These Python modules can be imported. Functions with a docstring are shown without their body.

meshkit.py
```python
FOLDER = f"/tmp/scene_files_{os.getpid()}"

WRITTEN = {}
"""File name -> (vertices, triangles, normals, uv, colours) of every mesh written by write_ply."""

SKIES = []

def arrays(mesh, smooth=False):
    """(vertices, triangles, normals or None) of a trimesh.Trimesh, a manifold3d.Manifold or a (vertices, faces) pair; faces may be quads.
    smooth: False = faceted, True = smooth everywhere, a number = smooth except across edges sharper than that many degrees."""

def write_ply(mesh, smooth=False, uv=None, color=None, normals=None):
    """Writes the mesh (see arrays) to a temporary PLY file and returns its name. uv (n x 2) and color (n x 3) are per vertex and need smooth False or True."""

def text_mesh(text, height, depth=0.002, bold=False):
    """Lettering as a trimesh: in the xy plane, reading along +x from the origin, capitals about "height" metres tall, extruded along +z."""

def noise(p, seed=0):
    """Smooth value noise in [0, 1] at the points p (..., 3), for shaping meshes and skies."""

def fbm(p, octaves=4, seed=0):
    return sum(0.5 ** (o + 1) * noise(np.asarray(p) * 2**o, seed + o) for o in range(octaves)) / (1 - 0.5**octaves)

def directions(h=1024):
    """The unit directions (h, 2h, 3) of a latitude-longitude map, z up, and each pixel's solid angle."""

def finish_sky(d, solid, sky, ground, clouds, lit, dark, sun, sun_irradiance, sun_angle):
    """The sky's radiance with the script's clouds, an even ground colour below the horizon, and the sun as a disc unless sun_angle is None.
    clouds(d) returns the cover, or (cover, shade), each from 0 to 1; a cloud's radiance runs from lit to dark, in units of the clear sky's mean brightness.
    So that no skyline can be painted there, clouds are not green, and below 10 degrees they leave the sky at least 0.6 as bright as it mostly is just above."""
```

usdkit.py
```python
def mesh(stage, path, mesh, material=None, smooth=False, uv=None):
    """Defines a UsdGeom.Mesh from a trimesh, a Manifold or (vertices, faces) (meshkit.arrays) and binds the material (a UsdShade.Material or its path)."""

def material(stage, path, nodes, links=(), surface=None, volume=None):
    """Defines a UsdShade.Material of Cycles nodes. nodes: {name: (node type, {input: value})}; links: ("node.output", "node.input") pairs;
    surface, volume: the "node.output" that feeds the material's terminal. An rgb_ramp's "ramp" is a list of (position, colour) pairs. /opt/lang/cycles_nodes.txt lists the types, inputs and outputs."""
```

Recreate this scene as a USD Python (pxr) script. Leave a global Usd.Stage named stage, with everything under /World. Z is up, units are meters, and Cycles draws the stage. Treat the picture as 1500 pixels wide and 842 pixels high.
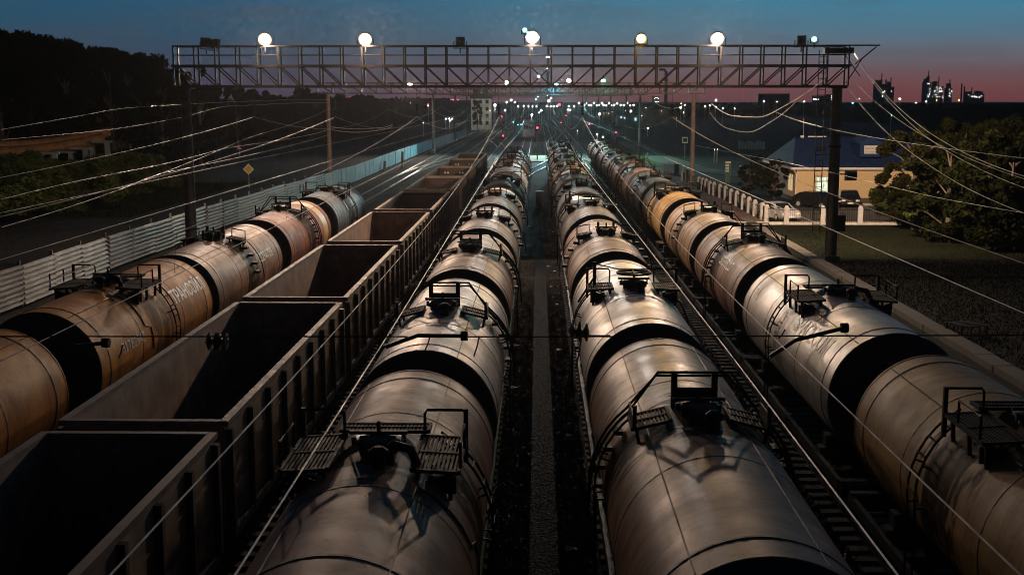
import math, random
import numpy as np
import trimesh
from shapely.geometry import Polygon
import usdkit, meshkit
from pxr import Usd, UsdGeom, UsdLux, UsdShade, Gf, Sdf

random.seed(7)
RNG = np.random.default_rng(7)
PI = math.pi
stage = Usd.Stage.CreateInMemory()
UsdGeom.SetStageUpAxis(stage, 'Z')
UsdGeom.SetStageMetersPerUnit(stage, 1.0)
UsdGeom.Xform.Define(stage, '/World')
UsdGeom.Scope.Define(stage, '/World/Looks')

# ------------------------------------------------------------------ camera
CAM_H, FPX, PITCH, YAW = 9.4, 1770.0, math.atan2(274, 1770), math.atan2(38 * 0.988, 1770)
FWD = np.array([-math.sin(YAW) * math.cos(PITCH), math.cos(YAW) * math.cos(PITCH), -math.sin(PITCH)])
RIGHT = np.array([math.cos(YAW), math.sin(YAW), 0.0])
UPV = np.cross(RIGHT, FWD)
EYE = np.array([0, 0, CAM_H])
cam = UsdGeom.Camera.Define(stage, '/World/camera')
cam.CreateHorizontalApertureAttr(36.0)
cam.CreateVerticalApertureAttr(36.0 * 574 / 1024)
cam.CreateFocalLengthAttr(FPX / 1500 * 36.0)
cam.CreateClippingRangeAttr(Gf.Vec2f(0.1, 20000))
cam.CreateExposureAttr(0.0)
M4 = np.eye(4); M4[0, :3], M4[1, :3], M4[2, :3], M4[3, :3] = RIGHT, UPV, -FWD, EYE
cam.AddTransformOp().Set(Gf.Matrix4d(*M4.ravel().tolist()))

# ------------------------------------------------------------------ sky at dusk (sun just below the horizon, ahead on the right)
SUN_AZ = math.radians(34)
sky = UsdLux.DomeLight.Define(stage, '/World/sky')
sky.GetPrim().SetCustomDataByKey('kind', 'structure')
sky_mat = usdkit.material(stage, '/World/Looks/dusk_sky', {
    'tc': ('texture_coordinate', {}),
    'sep': ('separate_xyz', {}),
    # clear-sky scattering of a sun that has just set
    'nish': ('sky_texture', {'sky_type': 'single_scattering', 'sun_disc': False, 'sun_elevation': math.radians(-2.5), 'sun_rotation': SUN_AZ, 'aerosol_density': 2.0}),
    'away': ('rgb_ramp', {'ramp': [(0.0, (.040, .032, .052)), (.010, (.046, .036, .056)), (.025, (.034, .040, .062)), (.05, (.017, .050, .085)), (.09, (.006, .058, .112)), (.2, (.003, .018, .045)), (.5, (.0015, .005, .015)), (1.0, (.001, .003, .009))]}),
    'glow': ('rgb_ramp', {'ramp': [(0.0, (.110, .033, .032)), (.010, (.122, .041, .041)), (.022, (.110, .062, .068)), (.036, (.088, .094, .116)), (.055, (.050, .120, .175)), (.09, (.015, .145, .235)), (.2, (.007, .042, .09)), (.5, (.002, .008, .022)), (1.0, (.001, .003, .009))]}),
    'dot': ('vector_math', {'math_type': 'dot_product', 'vector2': (math.sin(SUN_AZ), math.cos(SUN_AZ), 0.0)}),
    'az': ('map_range', {'range_type': 'smoothstep', 'from_min': 0.66, 'from_max': 0.99, 'to_min': 0.0, 'to_max': 1.0, 'clamp': True}),
    'mx': ('mix_color', {}),
    'night': ('map_range', {'range_type': 'smoothstep', 'from_min': -0.6, 'from_max': 0.7, 'to_min': 0.22, 'to_max': 1.0, 'clamp': True}),
    'dim': ('vector_math', {'math_type': 'scale'}),
    'cm': ('mapping', {'scale': (9.0, 9.0, 60.0)}),
    'cn': ('noise_texture', {'scale': 1.0, 'detail': 5.0, 'roughness': 0.55}),
    'cr': ('map_range', {'from_min': 0.48, 'from_max': 0.75, 'to_min': 0.0, 'to_max': 0.35, 'clamp': True}),
    'cl': ('mix_color', {'b': (.050, .045, .060)}),
    'nk': ('mix_color', {'blend_type': 'multiply', 'fac': 1.0, 'b': (.02, .02, .02)}),
    'add': ('mix_color', {'blend_type': 'add', 'fac': 1.0, 'use_clamp': False}),
    'gain': ('mix_color', {'blend_type': 'multiply', 'fac': 1.0, 'b': (15.0, 15.0, 15.0), 'use_clamp': False}),
    'bg': ('background_shader', {'strength': 0.1}),
}, [('tc.generated', 'sep.vector'), ('tc.generated', 'dot.vector1'), ('sep.z', 'away.fac'), ('sep.z', 'glow.fac'), ('dot.value', 'az.value'),
    ('az.result', 'mx.fac'), ('away.color', 'mx.a'), ('glow.color', 'mx.b'), ('tc.generated', 'cm.vector'), ('cm.vector', 'cn.vector'), ('cn.fac', 'cr.value'),
    ('cr.result', 'cl.fac'), ('mx.result', 'cl.a'), ('nish.color', 'nk.a'), ('nk.result', 'add.b'), ('cl.result', 'add.a'), ('dot.value', 'night.value'), ('add.result', 'dim.vector1'), ('night.result', 'dim.scale'), ('dim.vector', 'gain.a'), ('gain.result', 'bg.color')],
    surface='bg.background')
UsdShade.MaterialBindingAPI.Apply(sky.GetPrim()).Bind(sky_mat)
# the sun has set: no DistantLight; the floodlights below are the scene's light


# ------------------------------------------------------------------ pixel helpers (used to read places off the photograph)
def ray(u, v):
    return FWD * FPX + RIGHT * (u - 750) - UPV * (v - 421)


def on_z(u, v, z=-0.2):
    d = ray(u, v); t = (z - CAM_H) / d[2]
    return EYE + d * t


def on_x(u, v, x):
    d = ray(u, v); return EYE + d * (x / d[0])


def on_y(u, v, y):
    d = ray(u, v); return EYE + d * (y / d[1])


# ------------------------------------------------------------------ materials
MATS = {}


def mat(name, nodes, links=(), surface='p.BSDF', volume=None):
    MATS[name] = usdkit.material(stage, '/World/Looks/' + name, nodes, links, surface=surface, volume=volume)
    return MATS[name]


def plain(name, color, rough=0.6, metal=0.0, vary=0.35, scale=3.0, bump=0.0, spec=0.5):
    """a colour broken up by noise, with slightly uneven gloss"""
    c = np.array(color)
    nodes = {'tc': ('texture_coordinate', {}), 'n': ('noise_texture', {'scale': scale, 'detail': 6.0, 'roughness': 0.6}),
             'r': ('rgb_ramp', {'ramp': [(0.25, tuple(c * (1 - vary))), (0.55, tuple(c)), (0.8, tuple(np.minimum(c * (1 + vary), 0.95)))]}),
             'q': ('map_range', {'from_min': 0.3, 'from_max': 0.7, 'to_min': max(rough - .1, .05), 'to_max': min(rough + .1, 1)}),
             'p': ('principled_bsdf', {'metallic': metal, 'specular_ior_level': spec})}
    links = [('tc.object', 'n.vector'), ('n.fac', 'r.fac'), ('r.color', 'p.base_color'), ('n.fac', 'q.value'), ('q.result', 'p.roughness')]
    if bump:
        nodes['b'] = ('bump', {'strength': bump, 'distance': 0.03})
        links += [('n.fac', 'b.height'), ('b.normal', 'p.normal')]
    return mat(name, nodes, links)


def tank_paint(name, c1, c2, rough=0.42, metal=0.0, stain=(.018, .011, .008), spill=0.9, dirt=0.5):
    """wagon paint: blotches, streaks that run down round the barrel, and an oil spill round the filling hatch (all fixed to the wagon)"""
    nodes = {
        'tc': ('texture_coordinate', {}), 'oi': ('object_info', {}),
        'off': ('vector_math', {'math_type': 'add'}),
        'n1': ('noise_texture', {'scale': 0.9, 'detail': 7.0, 'roughness': 0.62}),
        'm2': ('mapping', {'scale': (0.8, 2.6, 0.8)}), 'n2': ('noise_texture', {'scale': 1.0, 'detail': 7.0, 'roughness': 0.66, 'distortion': 0.9}),
        'n3': ('noise_texture', {'scale': 9.0, 'detail': 8.0, 'roughness': 0.7}),
        'r1': ('map_range', {'from_min': 0.42, 'from_max': 0.60, 'clamp': True}),
        'r2': ('map_range', {'from_min': 0.47, 'from_max': 0.68, 'to_max': dirt, 'clamp': True}),
        'c1': ('mix_color', {'a': c1, 'b': c2}),
        'c2': ('mix_color', {'b': tuple(np.array(c2) * 0.30)}),
        'sp': ('separate_xyz', {}), 'ab': ('math', {'math_type': 'absolute'}),
        'fy': ('map_range', {'from_min': 0.5, 'from_max': 2.3, 'to_min': 0.30, 'to_max': -0.22, 'clamp': True}),
        'ab2': ('math', {'math_type': 'absolute'}),
        'fx': ('map_range', {'from_min': 0.2, 'from_max': 1.5, 'to_min': 0.12, 'to_max': 0.0, 'clamp': True}),
        's0': ('math', {'math_type': 'add'}), 's1': ('math', {'math_type': 'add'}),
        's2': ('map_range', {'from_min': 0.66, 'from_max': 0.76, 'to_max': spill, 'clamp': True}),
        'c3': ('mix_color', {'b': stain}),
        'n4': ('map_range', {'from_min': 0.58, 'from_max': 0.68, 'to_max': 0.65, 'clamp': True}),
        'c4': ('mix_color', {'b': (.05, .026, .014)}),
        'ro': ('map_range', {'from_min': 0.3, 'from_max': 0.7, 'to_min': rough + .02, 'to_max': rough + .22}),
        'bp': ('bump', {'strength': 0.05, 'distance': 0.02}),
        'se': ('map_range', {'from_min': 0.0, 'from_max': 1.0, 'to_min': 0.40 if metal else 0.11, 'to_max': 0.015, 'clamp': True}), 'mt': ('map_range', {'from_min': 0.0, 'from_max': 0.8, 'to_min': metal, 'to_max': 0.0, 'clamp': True}),
        'p': ('principled_bsdf', {}),
    }
    links = [('tc.object', 'off.vector1'), ('oi.location', 'off.vector2'), ('off.vector', 'n1.vector'), ('off.vector', 'm2.vector'), ('m2.vector', 'n2.vector'), ('off.vector', 'n3.vector'),
             ('n1.fac', 'r1.value'), ('n2.fac', 'r2.value'), ('r1.result', 'c1.fac'), ('c1.result', 'c2.a'), ('r2.result', 'c2.fac'),
             ('tc.object', 'sp.vector'), ('sp.y', 'ab.value1'), ('ab.value', 'fy.value'), ('sp.x', 'ab2.value1'), ('ab2.value', 'fx.value'), ('fy.result', 's0.value1'), ('fx.result', 's0.value2'),
             ('s0.value', 's1.value1'), ('n2.fac', 's1.value2'), ('s1.value', 's2.value'),
             ('c2.result', 'c4.a'), ('n3.fac', 'n4.value'), ('n4.result', 'c4.fac'), ('c4.result', 'c3.a'), ('s2.result', 'c3.fac'), ('s2.result', 'se.value'), ('se.result', 'p.specular_ior_level'), ('s2.result', 'mt.value'), ('mt.result', 'p.metallic'), ('c3.result', 'p.base_color'),
             ('n1.fac', 'ro.value'), ('ro.result', 'p.roughness'), ('n1.fac', 'bp.height'), ('bp.normal', 'p.normal')]
    return mat(name, nodes, links)


def emit(name, color, strength):
    return mat(name, {'p': ('emission', {'color': color, 'strength': strength})}, surface='p.emission')


def leafy(name, c1, c2):
    return mat(name, {'oi': ('object_info', {}), 'g': ('geometry', {}), 'n': ('noise_texture', {'scale': 0.55, 'detail': 3.0}),
                      'r': ('rgb_ramp', {'ramp': [(0.3, c1), (0.7, c2)]}), 'd': ('diffuse_bsdf', {}), 't': ('translucent_bsdf', {}), 'm': ('mix_closure', {'fac': 0.3})},
               [('g.position', 'n.vector'), ('n.fac', 'r.fac'), ('r.color', 'd.color'), ('r.color', 't.color'), ('d.BSDF', 'm.closure1'), ('t.BSDF', 'm.closure2')], surface='m.closure')


# tank colours: (light, dark) of the paint as it is
tank_paint('paint_orange', (.70, .30, .055), (.46, .18, .035), 0.45, spill=.6)
tank_paint('paint_ochre', (.42, .27, .11), (.27, .165, .065), 0.45)
tank_paint('paint_tan', (.46, .31, .18), (.30, .19, .11), 0.42)
tank_paint('paint_silver', (.46, .45, .44), (.30, .29, .28), 0.40, metal=0.3, spill=.5, dirt=.35)
tank_paint('paint_silver_clean', (.52, .51, .49), (.38, .37, .35), 0.38, metal=0.4, spill=.3, dirt=.25)
tank_paint('paint_rosy', (.46, .29, .225), (.27, .16, .12), 0.42)
tank_paint('paint_brown', (.40, .225, .145), (.20, .11, .07), 0.40)
tank_paint('paint_oily', (.42, .25, .155), (.22, .13, .08), 0.34, spill=1.0, dirt=.7)
tank_paint('paint_grey', (.24, .24, .24), (.15, .15, .15), 0.42)
tank_paint('paint_dark', (.085, .085, .09), (.05, .05, .055), 0.38)
tank_paint('paint_red', (.34, .125, .08), (.20, .08, .06), 0.45)
tank_paint('paint_slate', (.13, .15, .17), (.08, .095, .11), 0.42)
tank_paint('paint_white', (.78, .78, .80), (.60, .60, .62), 0.42, spill=.4)
plain('band_blue', (.05, .11, .62), 0.45)
plain('band_tan', (.50, .37, .16), 0.45)
plain('end_shade', (.030, .026, .023), 0.6, vary=.5, scale=1.5)  # near-black tank ends: the shade between wagons is put into the colour
plain('seam_dark', (.035, .025, .02), 0.6)
plain('iron_black', (.008, .0075, .007), 0.65, vary=.4, spec=.15)
plain('iron_frame', (.035, .030, .027), 0.6, vary=.4)
plain('iron_grate', (.009, .008, .008), 0.7, spec=.12)
plain('hatch_steel', (.05, .042, .038), 0.45, metal=.2, vary=.5, scale=8)
plain('wheel_steel', (.06, .055, .05), 0.5, metal=.5)
plain('rail_steel', (.50, .48, .46), 0.30, metal=1.0, vary=.15)
plain('rail_rust', (.10, .06, .045), 0.6)
plain('sleeper_concrete', (.07, .064, .06), 0.8)
plain('ballast_stone', (.038, .032, .029), 0.7, vary=.5, scale=2)
plain('letter_white', (.80, .76, .68), 0.5, vary=.5, scale=14)
plain('letter_dark', (.04, .03, .025), 0.5)
plain('gondola_panel_lit', (.36, .29, .215), 0.65, vary=.45, scale=1.3, bump=.2, spec=.3)  # paler than the ribs: lamp light on the panels put into the colour
plain('gondola_inside', (.27, .185, .145), 0.65, vary=.55, scale=1.6, bump=.3)
plain('gondola_rib_shade', (.085, .066, .05), 0.6, vary=.5, scale=1.8, bump=.25)  # ribs painted dark for the shade on their unlit faces
plain('gondola_rim', (.20, .16, .135), 0.6, vary=.4, spec=.25)
plain('gondola_rust', (.036, .021, .018), 0.65, vary=.5, scale=1.6, bump=.3)
plain('gantry_paint', (.040, .035, .033), 0.5, vary=.4)
plain('post_concrete', (.09, .082, .075), 0.75, vary=.35)
plain('post_warm_lit', (.28, .19, .15), 0.75, vary=.3)  # post concrete with warm lamp light put into its colour
plain('wire_metal', (.30, .29, .27), 0.6, metal=0, vary=.15)
plain('wire_bright', (.48, .47, .45), 0.5, metal=0)
plain('wire_dark', (.03, .028, .027), 0.5)
plain('insulator', (.06, .045, .04), 0.2)
plain('lamp_housing', (.03, .028, .03), 0.5)
plain('fence_worn', (.17, .18, .19), 0.55, vary=.5, scale=.8)
plain('fence_sheet', (.27, .28, .28), 0.5, vary=.45, scale=.9)
plain('fence_turquoise_lit', (.20, .34, .37), 0.5, vary=.35, scale=.9)  # far panels carry the turquoise lamp light in their base colour
plain('fence_post_mat', (.12, .11, .10), 0.6)
plain('picket_white', (.36, .34, .34), 0.7, vary=.25, scale=5)
plain('kerb_stone', (.42, .40, .38), 0.7, vary=.3, scale=4)
plain('trough_concrete', (.10, .09, .078), 0.8, vary=.4, scale=3, bump=.3)
plain('pipe_lagging', (.30, .145, .05), 0.6, vary=.5, scale=1.2, bump=.3)
plain('wall_yellow', (.64, .47, .27), 0.75, vary=.08, scale=2)
plain('plinth', (.10, .07, .055), 0.8)
plain('roof_blue', (.018, .044, .135), 0.8, vary=.25, scale=2, spec=.15)
plain('trim_white', (.70, .68, .65), 0.5, vary=.1)
plain('car_black', (.012, .012, .014), 0.22, vary=.15)
plain('car_silver', (.55, .55, .56), 0.25, metal=.3, vary=.1)
plain('car_glass', (.012, .014, .016), 0.06, vary=.1)
plain('tyre', (.018, .018, .018), 0.8)
plain('sign_yellow', (.75, .48, .03), 0.4, vary=.08)
plain('sign_white', (.75, .74, .70), 0.4, vary=.08)
plain('sign_red', (.55, .05, .04), 0.4, vary=.08)
plain('sign_green', (.02, .10, .07), 0.4, vary=.1)
plain('bark', (.07, .052, .04), 0.85, vary=.4)
plain('far_wall', (.16, .15, .15), 0.8, vary=.3, scale=.3)
plain('far_dark', (.035, .034, .038), 0.85, vary=.3, scale=.3)
plain('far_blue', (.10, .22, .32), 0.6, vary=.3, scale=.6)
plain('tower_plaster', (.66, .67, .56), 0.8, vary=.4, scale=.9)
plain('loco_white', (.36, .44, .50), 0.4, vary=.2)
plain('loco_blue', (.05, .20, .32), 0.4, vary=.2)
plain('cabinet_grey', (.34, .33, .33), 0.6, vary=.25)
plain('deck_tan', (.17, .10, .04), 0.8, vary=.25)
leafy('leaf_dark', (.009, .011, .004), (.018, .021, .007))
leafy('grass_dark', (.005, .0065, .0015), (.010, .011, .003))
leafy('leaf_olive', (.010, .011, .003), (.026, .023, .006))
leafy('leaf_green', (.040, .058, .014), (.080, .095, .026))


def ground_mat(name, c, scale, bump=.6, rough=.85):
    c = np.array(c)
    mat(name, {'g': ('geometry', {}), 'n': ('noise_texture', {'scale': scale, 'detail': 8.0, 'roughness': .7}), 'n2': ('noise_texture', {'scale': .12, 'detail': 4.0}),
               'v': ('voronoi_texture', {'scale': scale * 2.5}),
               'r': ('rgb_ramp', {'ramp': [(.25, tuple(c * .45)), (.55, tuple(c)), (.8, tuple(c * 1.6))]}), 'r2': ('rgb_ramp', {'ramp': [(.3, (.55, .5, .48)), (.7, (1.2, 1.15, 1.1))]}),
               'm': ('mix_color', {'blend_type': 'multiply', 'fac': 1.0, 'use_clamp': False}), 'b': ('bump', {'strength': bump, 'distance': .05}), 'p': ('principled_bsdf', {'roughness': rough, 'specular_ior_level': .12})},
        [('g.position', 'n.vector'), ('g.position', 'n2.vector'), ('g.position', 'v.vector'), ('n.fac', 'r.fac'), ('n2.fac', 'r2.fac'), ('r.color', 'm.a'), ('r2.color', 'm.b'), ('m.result', 'p.base_color'), ('v.distance', 'b.height'), ('b.normal', 'p.normal')])


ground_mat('earth', (.016, .015, .012), 1.5)
ground_mat('ballast', (.034, .029, .027), 9.0, 1.0)
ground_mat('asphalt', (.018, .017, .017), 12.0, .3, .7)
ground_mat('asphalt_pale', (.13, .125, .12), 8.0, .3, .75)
ground_mat('path_brown', (.16, .098, .082), 7.0, .4)
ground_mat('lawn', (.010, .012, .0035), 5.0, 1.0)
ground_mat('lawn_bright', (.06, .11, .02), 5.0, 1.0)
ground_mat('walk', (.018, .015, .013), 4.0, .5)


# ------------------------------------------------------------------ mesh builder
class MB:
    def __init__(self):
        self.v, self.f, self.n = [], [], 0

    def add(self, v, f):
        v = np.asarray(v, float); f = np.asarray(f, int)
        if f.shape[1] == 4:
            f = np.vstack([f[:, [0, 1, 2]], f[:, [0, 2, 3]]])
        self.v.append(v); self.f.append(f + self.n); self.n += len(v)
        return self

    def box(self, c, s, rz=0.0):
        x, y, z = np.array(s) / 2
        v = np.array([[-x, -y, -z], [x, -y, -z], [x, y, -z], [-x, y, -z], [-x, -y, z], [x, -y, z], [x, y, z], [-x, y, z]])
        if rz:
            ca, sa = math.cos(rz), math.sin(rz)
            v = v @ np.array([[ca, sa, 0], [-sa, ca, 0], [0, 0, 1]])
        return self.add(v + np.array(c), [[0, 3, 2, 1], [4, 5, 6, 7], [0, 1, 5, 4], [1, 2, 6, 5], [2, 3, 7, 6], [3, 0, 4, 7]])

    def bar(self, p, q, w, h=None, up=(0, 0, 1)):
        """box from p to q, w wide and h high"""
        h = h or w
        p, q = np.array(p, float), np.array(q, float)
        d = q - p; d /= np.linalg.norm(d) + 1e-12
        a = np.cross(d, up)
        if np.linalg.norm(a) < 1e-3:
            a = np.cross(d, (0, 1, 0))
        a /= np.linalg.norm(a); b = np.cross(a, d)
        o = [-a * w / 2 - b * h / 2, a * w / 2 - b * h / 2, a * w / 2 + b * h / 2, -a * w / 2 + b * h / 2]
        return self.add(np.array([p + k for k in o] + [q + k for k in o]), [[0, 1, 2, 3], [7, 6, 5, 4], [0, 4, 5, 1], [1, 5, 6, 2], [2, 6, 7, 3], [3, 7, 4, 0]])

    def tube(self, pts, r, sides=6, cap=True):
        p = np.asarray(pts, float)
        t = np.gradient(p, axis=0); t /= np.linalg.norm(t, axis=1, keepdims=True) + 1e-12
        ref = np.array([0, 0, 1.0]) if abs(t[0][2]) < .9 else np.array([0, 1.0, 0])
        a = np.cross(t, ref)
        bad = np.linalg.norm(a, axis=1) < 1e-2
        a[bad] = np.cross(t[bad], np.array([1.0, .3, 0]))
        a /= np.linalg.norm(a, axis=1, keepdims=True); b = np.cross(t, a)
        an = np.arange(sides) * 2 * PI / sides
        r = np.broadcast_to(r, (len(p),))
        v = p[:, None] + r[:, None, None] * (np.cos(an)[None, :, None] * a[:, None] + np.sin(an)[None, :, None] * b[:, None])
        i, j = np.meshgrid(np.arange(len(p) - 1), np.arange(sides), indexing='ij')
        q = np.stack([i * sides + j, i * sides + (j + 1) % sides, (i + 1) * sides + (j + 1) % sides, (i + 1) * sides + j], -1).reshape(-1, 4)
        self.add(v.reshape(-1, 3), q)
        if cap:
            for k, o in ((0, 1), (len(p) - 1, -1)):
                ring = np.arange(sides)[::o] if o == 1 else np.arange(sides)
                self.add(v[k], [[0, ring[m], ring[m + 1]] for m in range(1, sides - 1)] if o != 1 else [[0, m + 1, m] for m in range(1, sides - 1)])
        return self

    def lathe(self, prof, c=(0, 0, 0), axis='y', seg=32):
        """profile of (radius, along axis)"""
        prof = np.asarray(prof, float)
        an = np.arange(seg) * 2 * PI / seg
        R, A = prof[:, 0], prof[:, 1]
        u, w = R[:, None] * np.cos(an), R[:, None] * np.sin(an)
        al = np.broadcast_to(A[:, None], u.shape)
        v = {'y': np.stack([w, al, u], -1), 'z': np.stack([u, w, al], -1), 'x': np.stack([al, u, w], -1)}[axis].reshape(-1, 3)
        i, j = np.meshgrid(np.arange(len(prof) - 1), np.arange(seg), indexing='ij')
        q = np.stack([i * seg + j, i * seg + (j + 1) % seg, (i + 1) * seg + (j + 1) % seg, (i + 1) * seg + j], -1).reshape(-1, 4)
        return self.add(v + np.array(c), q)

    def disc(self, c, r, h, axis='z', seg=16):
        return self.lathe([(0, -h / 2), (r, -h / 2), (r, h / 2), (0, h / 2)], c, axis, seg)

    def poly(self, pts, z0, z1):
        """upright prism of an outline in x, y"""
        m = trimesh.creation.extrude_polygon(Polygon(pts), z1 - z0, engine='earcut')
        return self.add(np.array(m.vertices) + np.array([0, 0, z0]), m.faces)

    def tm(self):
        return np.vstack(self.v), np.vstack(self.f)


USED = {}


def numbered(parent, name):
    k = USED.get((parent, name), -1) + 1
    USED[(parent, name)] = k
    return f'{parent}/{name}' if k == 0 else f'{parent}/{name}_{k:03d}'


def tag(prim, label=None, cat=None, group=None, kind=None):
    for k, t in (('label', label), ('category', cat), ('group', group), ('kind', kind)):
        if t:
            prim.SetCustomDataByKey(k, t)
    return prim


def part(parent, name, mb, m, smooth=False, label=None, kind=None):
    """one mesh under a thing or a part"""
    p = parent if isinstance(parent, str) else str(parent.GetPath())
    g = usdkit.mesh(stage, numbered(p, name), mb.tm() if isinstance(mb, MB) else mb, MATS[m], smooth=smooth).GetPrim()
    return tag(g, label, kind=kind)


def thing(name, label, cat, loc=(0, 0, 0), rz=0.0, group=None, kind=None):
    x = UsdGeom.Xform.Define(stage, numbered('/World', name))
    x.AddTranslateOp().Set(Gf.Vec3d(*map(float, loc)))
    if rz:
        x.AddRotateZOp().Set(math.degrees(rz))
    return tag(x.GetPrim(), label, cat, group, kind)


def solo(name, mb, m, label=None, cat=None, group=None, kind=None, smooth=False):
    return tag(part('/World', name, mb, m, smooth), label, cat, group, kind)


def structure(name, mb, m, smooth=False):
    return solo(name, mb, m, kind='structure', smooth=smooth)


def klass(name):
    """a class prim that repeats refer to"""
    stage.CreateClassPrim('/World/classes') if not stage.GetPrimAtPath('/World/classes') else None
    x = UsdGeom.Xform.Define(stage, '/World/classes/' + name)
    return x.GetPrim()


def copy(src, name, label, cat, loc, rz=0.0, group=None, scale=None, instance=True):
    x = UsdGeom.Xform.Define(stage, numbered('/World', name))
    x.GetPrim().GetReferences().AddInternalReference(src.GetPath())
    x.AddTranslateOp().Set(Gf.Vec3d(*map(float, loc)))
    if rz:
        x.AddRotateZOp().Set(math.degrees(rz))
    if scale:
        x.AddScaleOp().Set(Gf.Vec3f(*scale))
    if instance:
        x.GetPrim().SetInstanceable(True)
    return tag(x.GetPrim(), label, cat, group)


# ================================================================== ground, tracks
def sheet(x0, x1, y0, y1, z, nx=1, ny=1):
    xs, ys = np.linspace(x0, x1, nx + 1), np.linspace(y0, y1, ny + 1)
    X, Y = np.meshgrid(xs, ys, indexing='ij')
    v = np.stack([X.ravel(), Y.ravel(), np.full(X.size, z)], 1)
    i, j = np.meshgrid(np.arange(nx), np.arange(ny), indexing='ij')
    a = i * (ny + 1) + j
    return MB().add(v, np.stack([a, a + ny + 1, a + ny + 2, a + 1], -1).reshape(-1, 4))


def strip(line, w, z, thick=0.0):
    """a flat band along a line on the ground"""
    p = np.array(line, float)
    t = np.gradient(p, axis=0); t /= np.linalg.norm(t, axis=1, keepdims=True)
    n = np.stack([t[:, 1], -t[:, 0]], 1)
    a, b = p - n * w / 2, p + n * w / 2
    v = np.vstack([np.c_[a, np.full(len(a), z)], np.c_[b, np.full(len(b), z)]])
    k = len(p)
    f = [[i, k + i, k + i + 1, i + 1] for i in range(k - 1)]
    m = MB().add(v, f)
    if thick:
        lo = v - np.array([0, 0, thick])
        m.add(np.vstack([v[:k], lo[:k]]), [[i, i + 1, k + i + 1, k + i] for i in range(k - 1)])
        m.add(np.vstack([v[k:], lo[k:]]), [[i, k + i, k + i + 1, i + 1] for i in range(k - 1)])
        m.add(np.array([v[0], v[k], lo[k], lo[0]]), [[0, 3, 2, 1]])
    return m


structure('ground', sheet(-1800, 1800, -60, 3200, -0.30), 'earth')
structure('ballast_bed', sheet(-20.0, 11.6, -20, 760, -0.20), 'ballast')
TRACKS = {'A': -17.05, 'B': -12.15, 'C': -7.25, 'D': -2.34, 'E': 2.66, 'F': 8.0}
TRACK_LABEL = {
    'A': 'empty railway track nearest the ribbed left-hand fence',
    'B': 'railway track under the leftmost tank wagons, bare beyond the last dark one',
    'C': 'railway track under the row of empty open wagons',
    'D': 'railway track under the tank wagons just left of the middle walkway',
    'E': 'railway track under the tank wagons just right of the middle walkway',
    'F': 'railway track under the tank wagons beside the brown footpath'}


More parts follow.
